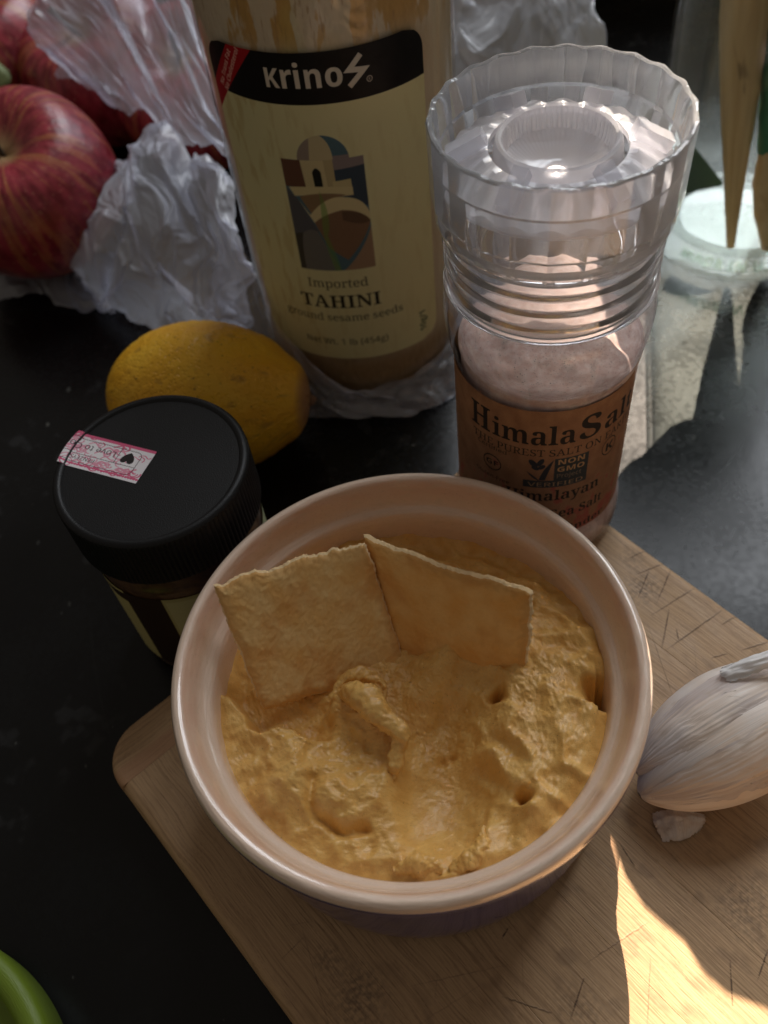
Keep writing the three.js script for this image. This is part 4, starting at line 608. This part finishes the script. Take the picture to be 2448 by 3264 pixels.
  put('bag_film', sheet([
    [[-0.066, 0.0015, -0.286], [-0.040, 0.0015, -0.252], [-0.016, 0.0015, -0.238], [0.008, 0.0015, -0.2345], [0.028, 0.0015, -0.238], [0.044, 0.002, -0.256], [0.050, 0.002, -0.280]],
    [[-0.060, 0.018, -0.296], [-0.040, 0.013, -0.263], [-0.018, 0.009, -0.2435], [0.006, 0.006, -0.2395], [0.027, 0.006, -0.2435], [0.0425, 0.008, -0.260], [0.0475, 0.010, -0.284]],
    [[-0.050, 0.042, -0.300], [-0.036, 0.036, -0.266], [-0.0205, 0.021, -0.2465], [0.002, 0.0085, -0.2412], [0.024, 0.0095, -0.2455], [0.0405, 0.016, -0.264], [0.0455, 0.018, -0.288]],
    [[-0.043, 0.058, -0.296], [-0.0345, 0.050, -0.266], [-0.0235, 0.030, -0.2485], [-0.004, 0.0105, -0.2420], [0.022, 0.0120, -0.2462], [0.0395, 0.022, -0.266], [0.0445, 0.026, -0.290]]], 260, 100, 5.3, 0.0030, 12, 4, 0.03), film(0.78, 0.24), bag);
  // the part that comes out behind the jar on the right
  put('bag_film', sheet([
    [[0.030, 0.030, -0.330], [0.060, 0.030, -0.335], [0.090, 0.034, -0.345], [0.116, 0.036, -0.360]],
    [[0.030, 0.066, -0.336], [0.058, 0.066, -0.345], [0.088, 0.070, -0.358], [0.120, 0.062, -0.372]],
    [[0.034, 0.086, -0.352], [0.058, 0.086, -0.366], [0.088, 0.094, -0.384], [0.118, 0.074, -0.395]],
    [[0.036, 0.100, -0.392], [0.060, 0.110, -0.408], [0.088, 0.114, -0.420], [0.112, 0.090, -0.424]],
    [[0.036, 0.112, -0.440], [0.060, 0.124, -0.452], [0.086, 0.126, -0.462], [0.106, 0.106, -0.460]]], 220, 220, 9.4, 0.0085, 4.5, 4.5), film(0.66, 0.42), bag);
}

// ---------------------------------------------------------------- glass jar with sticks at the right
{
  const X = 0.168, Z = -0.3165, t = thing('glass_jar', 'greenish glass jar with embossed lettering holding pale stalks, right edge', 'glass jar', [X, 0, Z]);
  const out = [[0.0345, 0.0008], [0.0365, 0.0016], [0.0380, 0.0040], [0.0382, 0.0075], [0.0376, 0.0110], [0.0378, 0.016], [0.0392, 0.060], [0.0404, 0.110], [0.0412, 0.150], [0.0414, 0.172], [0.0408, 0.174]];
  const inn = [[0.0396, 0.174], [0.0392, 0.150], [0.0382, 0.110], [0.0370, 0.060], [0.0356, 0.018], [0.0335, 0.0115], [0.026, 0.0088], [0.0, 0.0082]];
  const glass = phys({ color: rgb(0.93, 0.98, 0.95), transmission: 1, thickness: 0, ior: 1.5, roughness: 0.02 });
  put('jar_wall', turned([[0, 0.0016], [0.028, 0.0020], ...curve2(out, 60), ...curve2(inn, 50)], 120, (th, r, y, j) => [r * (1 + 0.004 * n3(Math.sin(th) * 2, Math.cos(th) * 2, y * 40)), y]), phys({ color: rgb(0.965, 0.988, 0.975), transmission: 0.985, thickness: 0, ior: 1.45, roughness: 0.03 }), t);
  const { FontLoader } = await import('three/addons/loaders/FontLoader.js'), { TextGeometry } = await import('three/addons/geometries/TextGeometry.js');
  const font = await new FontLoader().loadAsync('fonts/droid/droid_sans_bold.typeface.json');
  const emboss = (s, a0, y, size, R) => { const g = new TextGeometry(s, { font, size, depth: 0.0009, curveSegments: 4, bevelEnabled: false }), p = g.attributes.position; for (let i = 0; i < p.count; i++) { const a = a0 + p.getX(i) / R, r = R - 0.0002 + p.getZ(i); p.setXYZ(i, r * Math.sin(a), y + p.getY(i), r * Math.cos(a)); } g.computeVertexNormals(); return g; };
  const bead = phys({ color: rgb(0.88, 0.96, 0.91), transmission: 0.80, thickness: 0, roughness: 0.15, ior: 1.5 });
  put('embossed_lettering', emboss('MADE IN U.S.A.', -0.98, 0.0085, 0.0046, 0.0378), bead, t); put('embossed_lettering', emboss('M-2', 0.12, 0.0225, 0.0050, 0.0378), bead, t);
  for (const [a, y] of [[-0.10, 0.074], [-0.02, 0.060], [-0.15, 0.020], [-0.10, 0.045]]) put('measuring_mark', grid(10, 4, (u, v) => { const b = a + u * 0.14, R = 0.0386 + (y - 0.016) * 0.028 + 0.0004 * Math.sin(Math.PI * v); return [R * Math.sin(b), y + v * 0.0010, R * Math.cos(b)]; }), bead, t);
  // what stands in it
  const woodM = phys({ map: dataTex(256, 512, (u, v) => { let c = mix3([0.50, 0.33, 0.14], [0.62, 0.44, 0.22], clamp(0.5 + fbm2(u * 8, v * 3, 4))); return mix3(c, [0.20, 0.12, 0.05], 0.7 * sstep(0.45, 0.7, fbm2(u * 5 + 9, v * 7, 3))); }), roughness: 0.45, clearcoat: 0.3 });
  const leafG = (len, wid, curl) => { const make = (o, flip) => grid(8, 14, (u, v) => { const w = wid * Math.pow(Math.sin(Math.PI * Math.pow(clamp(v, 0.002, 0.998), 1.7)), 0.52), x = (u - 0.5) * w; return [x, o + curl * v * v * len - 0.10 * Math.abs(x), v * len]; }, { flip }); return mergeGeometries([make(0, false), make(-0.0006, true)]); };
  const green = phys({ color: rgb(0.035, 0.115, 0.020), roughness: 0.45 }), leaves = [leafG(0.0712, 0.062, 0.06), leafG(0.0700, 0.060, -0.07), leafG(0.0708, 0.064, 0.02)];
  const st = thing('plant_cutting', 'pale tan plant stalk with a tapering root tip in the glass jar', 'plant', [0, 0, 0]);
  put('stalk', taper([V(0.156, 0.0110, -0.293), V(0.1545, 0.035, -0.300), V(0.153, 0.060, -0.307), V(0.151, 0.100, -0.319), V(0.152, 0.150, -0.335), V(0.176, 0.228, -0.390)], [0.0016, 0.0040, 0.0066, 0.0084, 0.0092, 0.0098, 0.0100, 0.0090, 0.0064, 0.0040], 80, 20, 0.03), woodM, st);
  // its leaves, above the frame, spread towards the window
  { const az = 13.9 * Math.PI / 180, el = 38 * Math.PI / 180, n = V(Math.cos(el) * Math.sin(az), Math.sin(el), -Math.cos(el) * Math.cos(az)), e1 = V(0, 1, 0).cross(n).normalize(), e2 = V().crossVectors(n, e1);
    for (let i = 0; i < 22; i++) { const a = i / 22 * Math.PI * 2 + 0.12 * (rnd() - 0.5), d = e1.clone().multiplyScalar(Math.cos(a)).addScaledVector(e2, Math.sin(a)), up = n.clone().addScaledVector(d, 0.25 * (rnd() - 0.5)).normalize(), m = new THREE.Matrix4().makeBasis(V().crossVectors(up, d).normalize(), up, d), l = put('leaf', leaves[i % 3], green, st);
      l.quaternion.setFromRotationMatrix(m); l.position.set(0.1870, 0.2376, -0.394).addScaledVector(n, 0.0015 * (i % 5)).addScaledVector(d, 0.000); }
    for (const [x, y, a, k] of [[0.0686, 0.3545, Math.PI, 2], [0.0562, 0.4047, Math.PI - 0.1, 0]]) { const d = e1.clone().multiplyScalar(Math.cos(a)).addScaledVector(e2, Math.sin(a)), l = put('leaf', leaves[k], green, st); l.quaternion.setFromRotationMatrix(new THREE.Matrix4().makeBasis(V().crossVectors(n, d).normalize(), n, d)); l.position.set(x, y, -0.394); }
    put('stem', taper([V(0.1855, 0.232, -0.396), V(0.120, 0.236, -0.397), V(0.078, 0.262, -0.397), V(0.064, 0.310, -0.396), V(0.0680, 0.354, -0.395), V(0.0562, 0.404, -0.395)], [0.003, 0.0026, 0.0022, 0.0018, 0.0014], 50, 8), green, st); }
  const st2 = thing('plant_cutting', 'second pale stalk, rounded below and green above, cut by the right edge', 'plant', [0, 0, 0]);
  put('root', taper([V(0.173, 0.0105, -0.290), V(0.171, 0.030, -0.2945), V(0.169, 0.050, -0.300)], [0.0050, 0.0085, 0.0095, 0.0075], 30, 20, 0.03), woodM, st2);
  put('stalk', taper([V(0.169, 0.048, -0.300), V(0.168, 0.070, -0.306), V(0.1675, 0.110, -0.318), V(0.169, 0.150, -0.330)], [0.0078, 0.0095, 0.0088, 0.0085], 30, 20, 0.06), phys({ color: rgb(0.02, 0.20, 0.10), roughness: 0.4 }), st2).userData.label = 'green upper stalk';
  const lf = net([[[0.140, 0.020, -0.318], [0.146, 0.024, -0.316], [0.1555, 0.0275, -0.3125]], [[0.139, 0.030, -0.326], [0.146, 0.032, -0.322], [0.1560, 0.0280, -0.3130]], [[0.140, 0.040, -0.334], [0.145, 0.039, -0.328], [0.1555, 0.0285, -0.3140]]]);
  tag(put('leaf', mergeGeometries([grid(20, 14, (u, v) => lf(u, v)), grid(20, 14, (u, v) => { const p = lf(u, v); p[1] -= 0.0006; return p; }, { flip: true })]), phys({ color: rgb(0.008, 0.055, 0.030), roughness: 0.5 })), 'dark green pointed leaf low inside the glass jar', 'leaf');
}

// ---------------------------------------------------------------- green lid in the near corner
{
  const g = turned([[0, 0.0105], [0.0430, 0.0105], [0.0445, 0.0112], [0.0452, 0.0150], [0.0458, 0.0176], [0.0470, 0.0190], [0.0492, 0.0200], [0.0512, 0.0196], [0.0520, 0.0182], [0.0522, 0.0150], [0.0516, 0.0040], [0.0500, 0.0006], [0, 0.0006]], 140, null, { crease: 0.9 });
  const l = thing('plastic_bowl', 'lime green plastic bowl rim cut by the near left corner', 'bowl', [-0.1425, 0, -0.0195]);
  put('rim', g, phys({ color: rgb(0.16, 0.235, 0.018), roughness: 0.5, bumpMap: dataTex(256, 256, (u, v) => 0.5 + 0.4 * n2(u * 90, v * 90), false), bumpScale: 0.0001 }), l);
}

renderer.render(scene, camera);
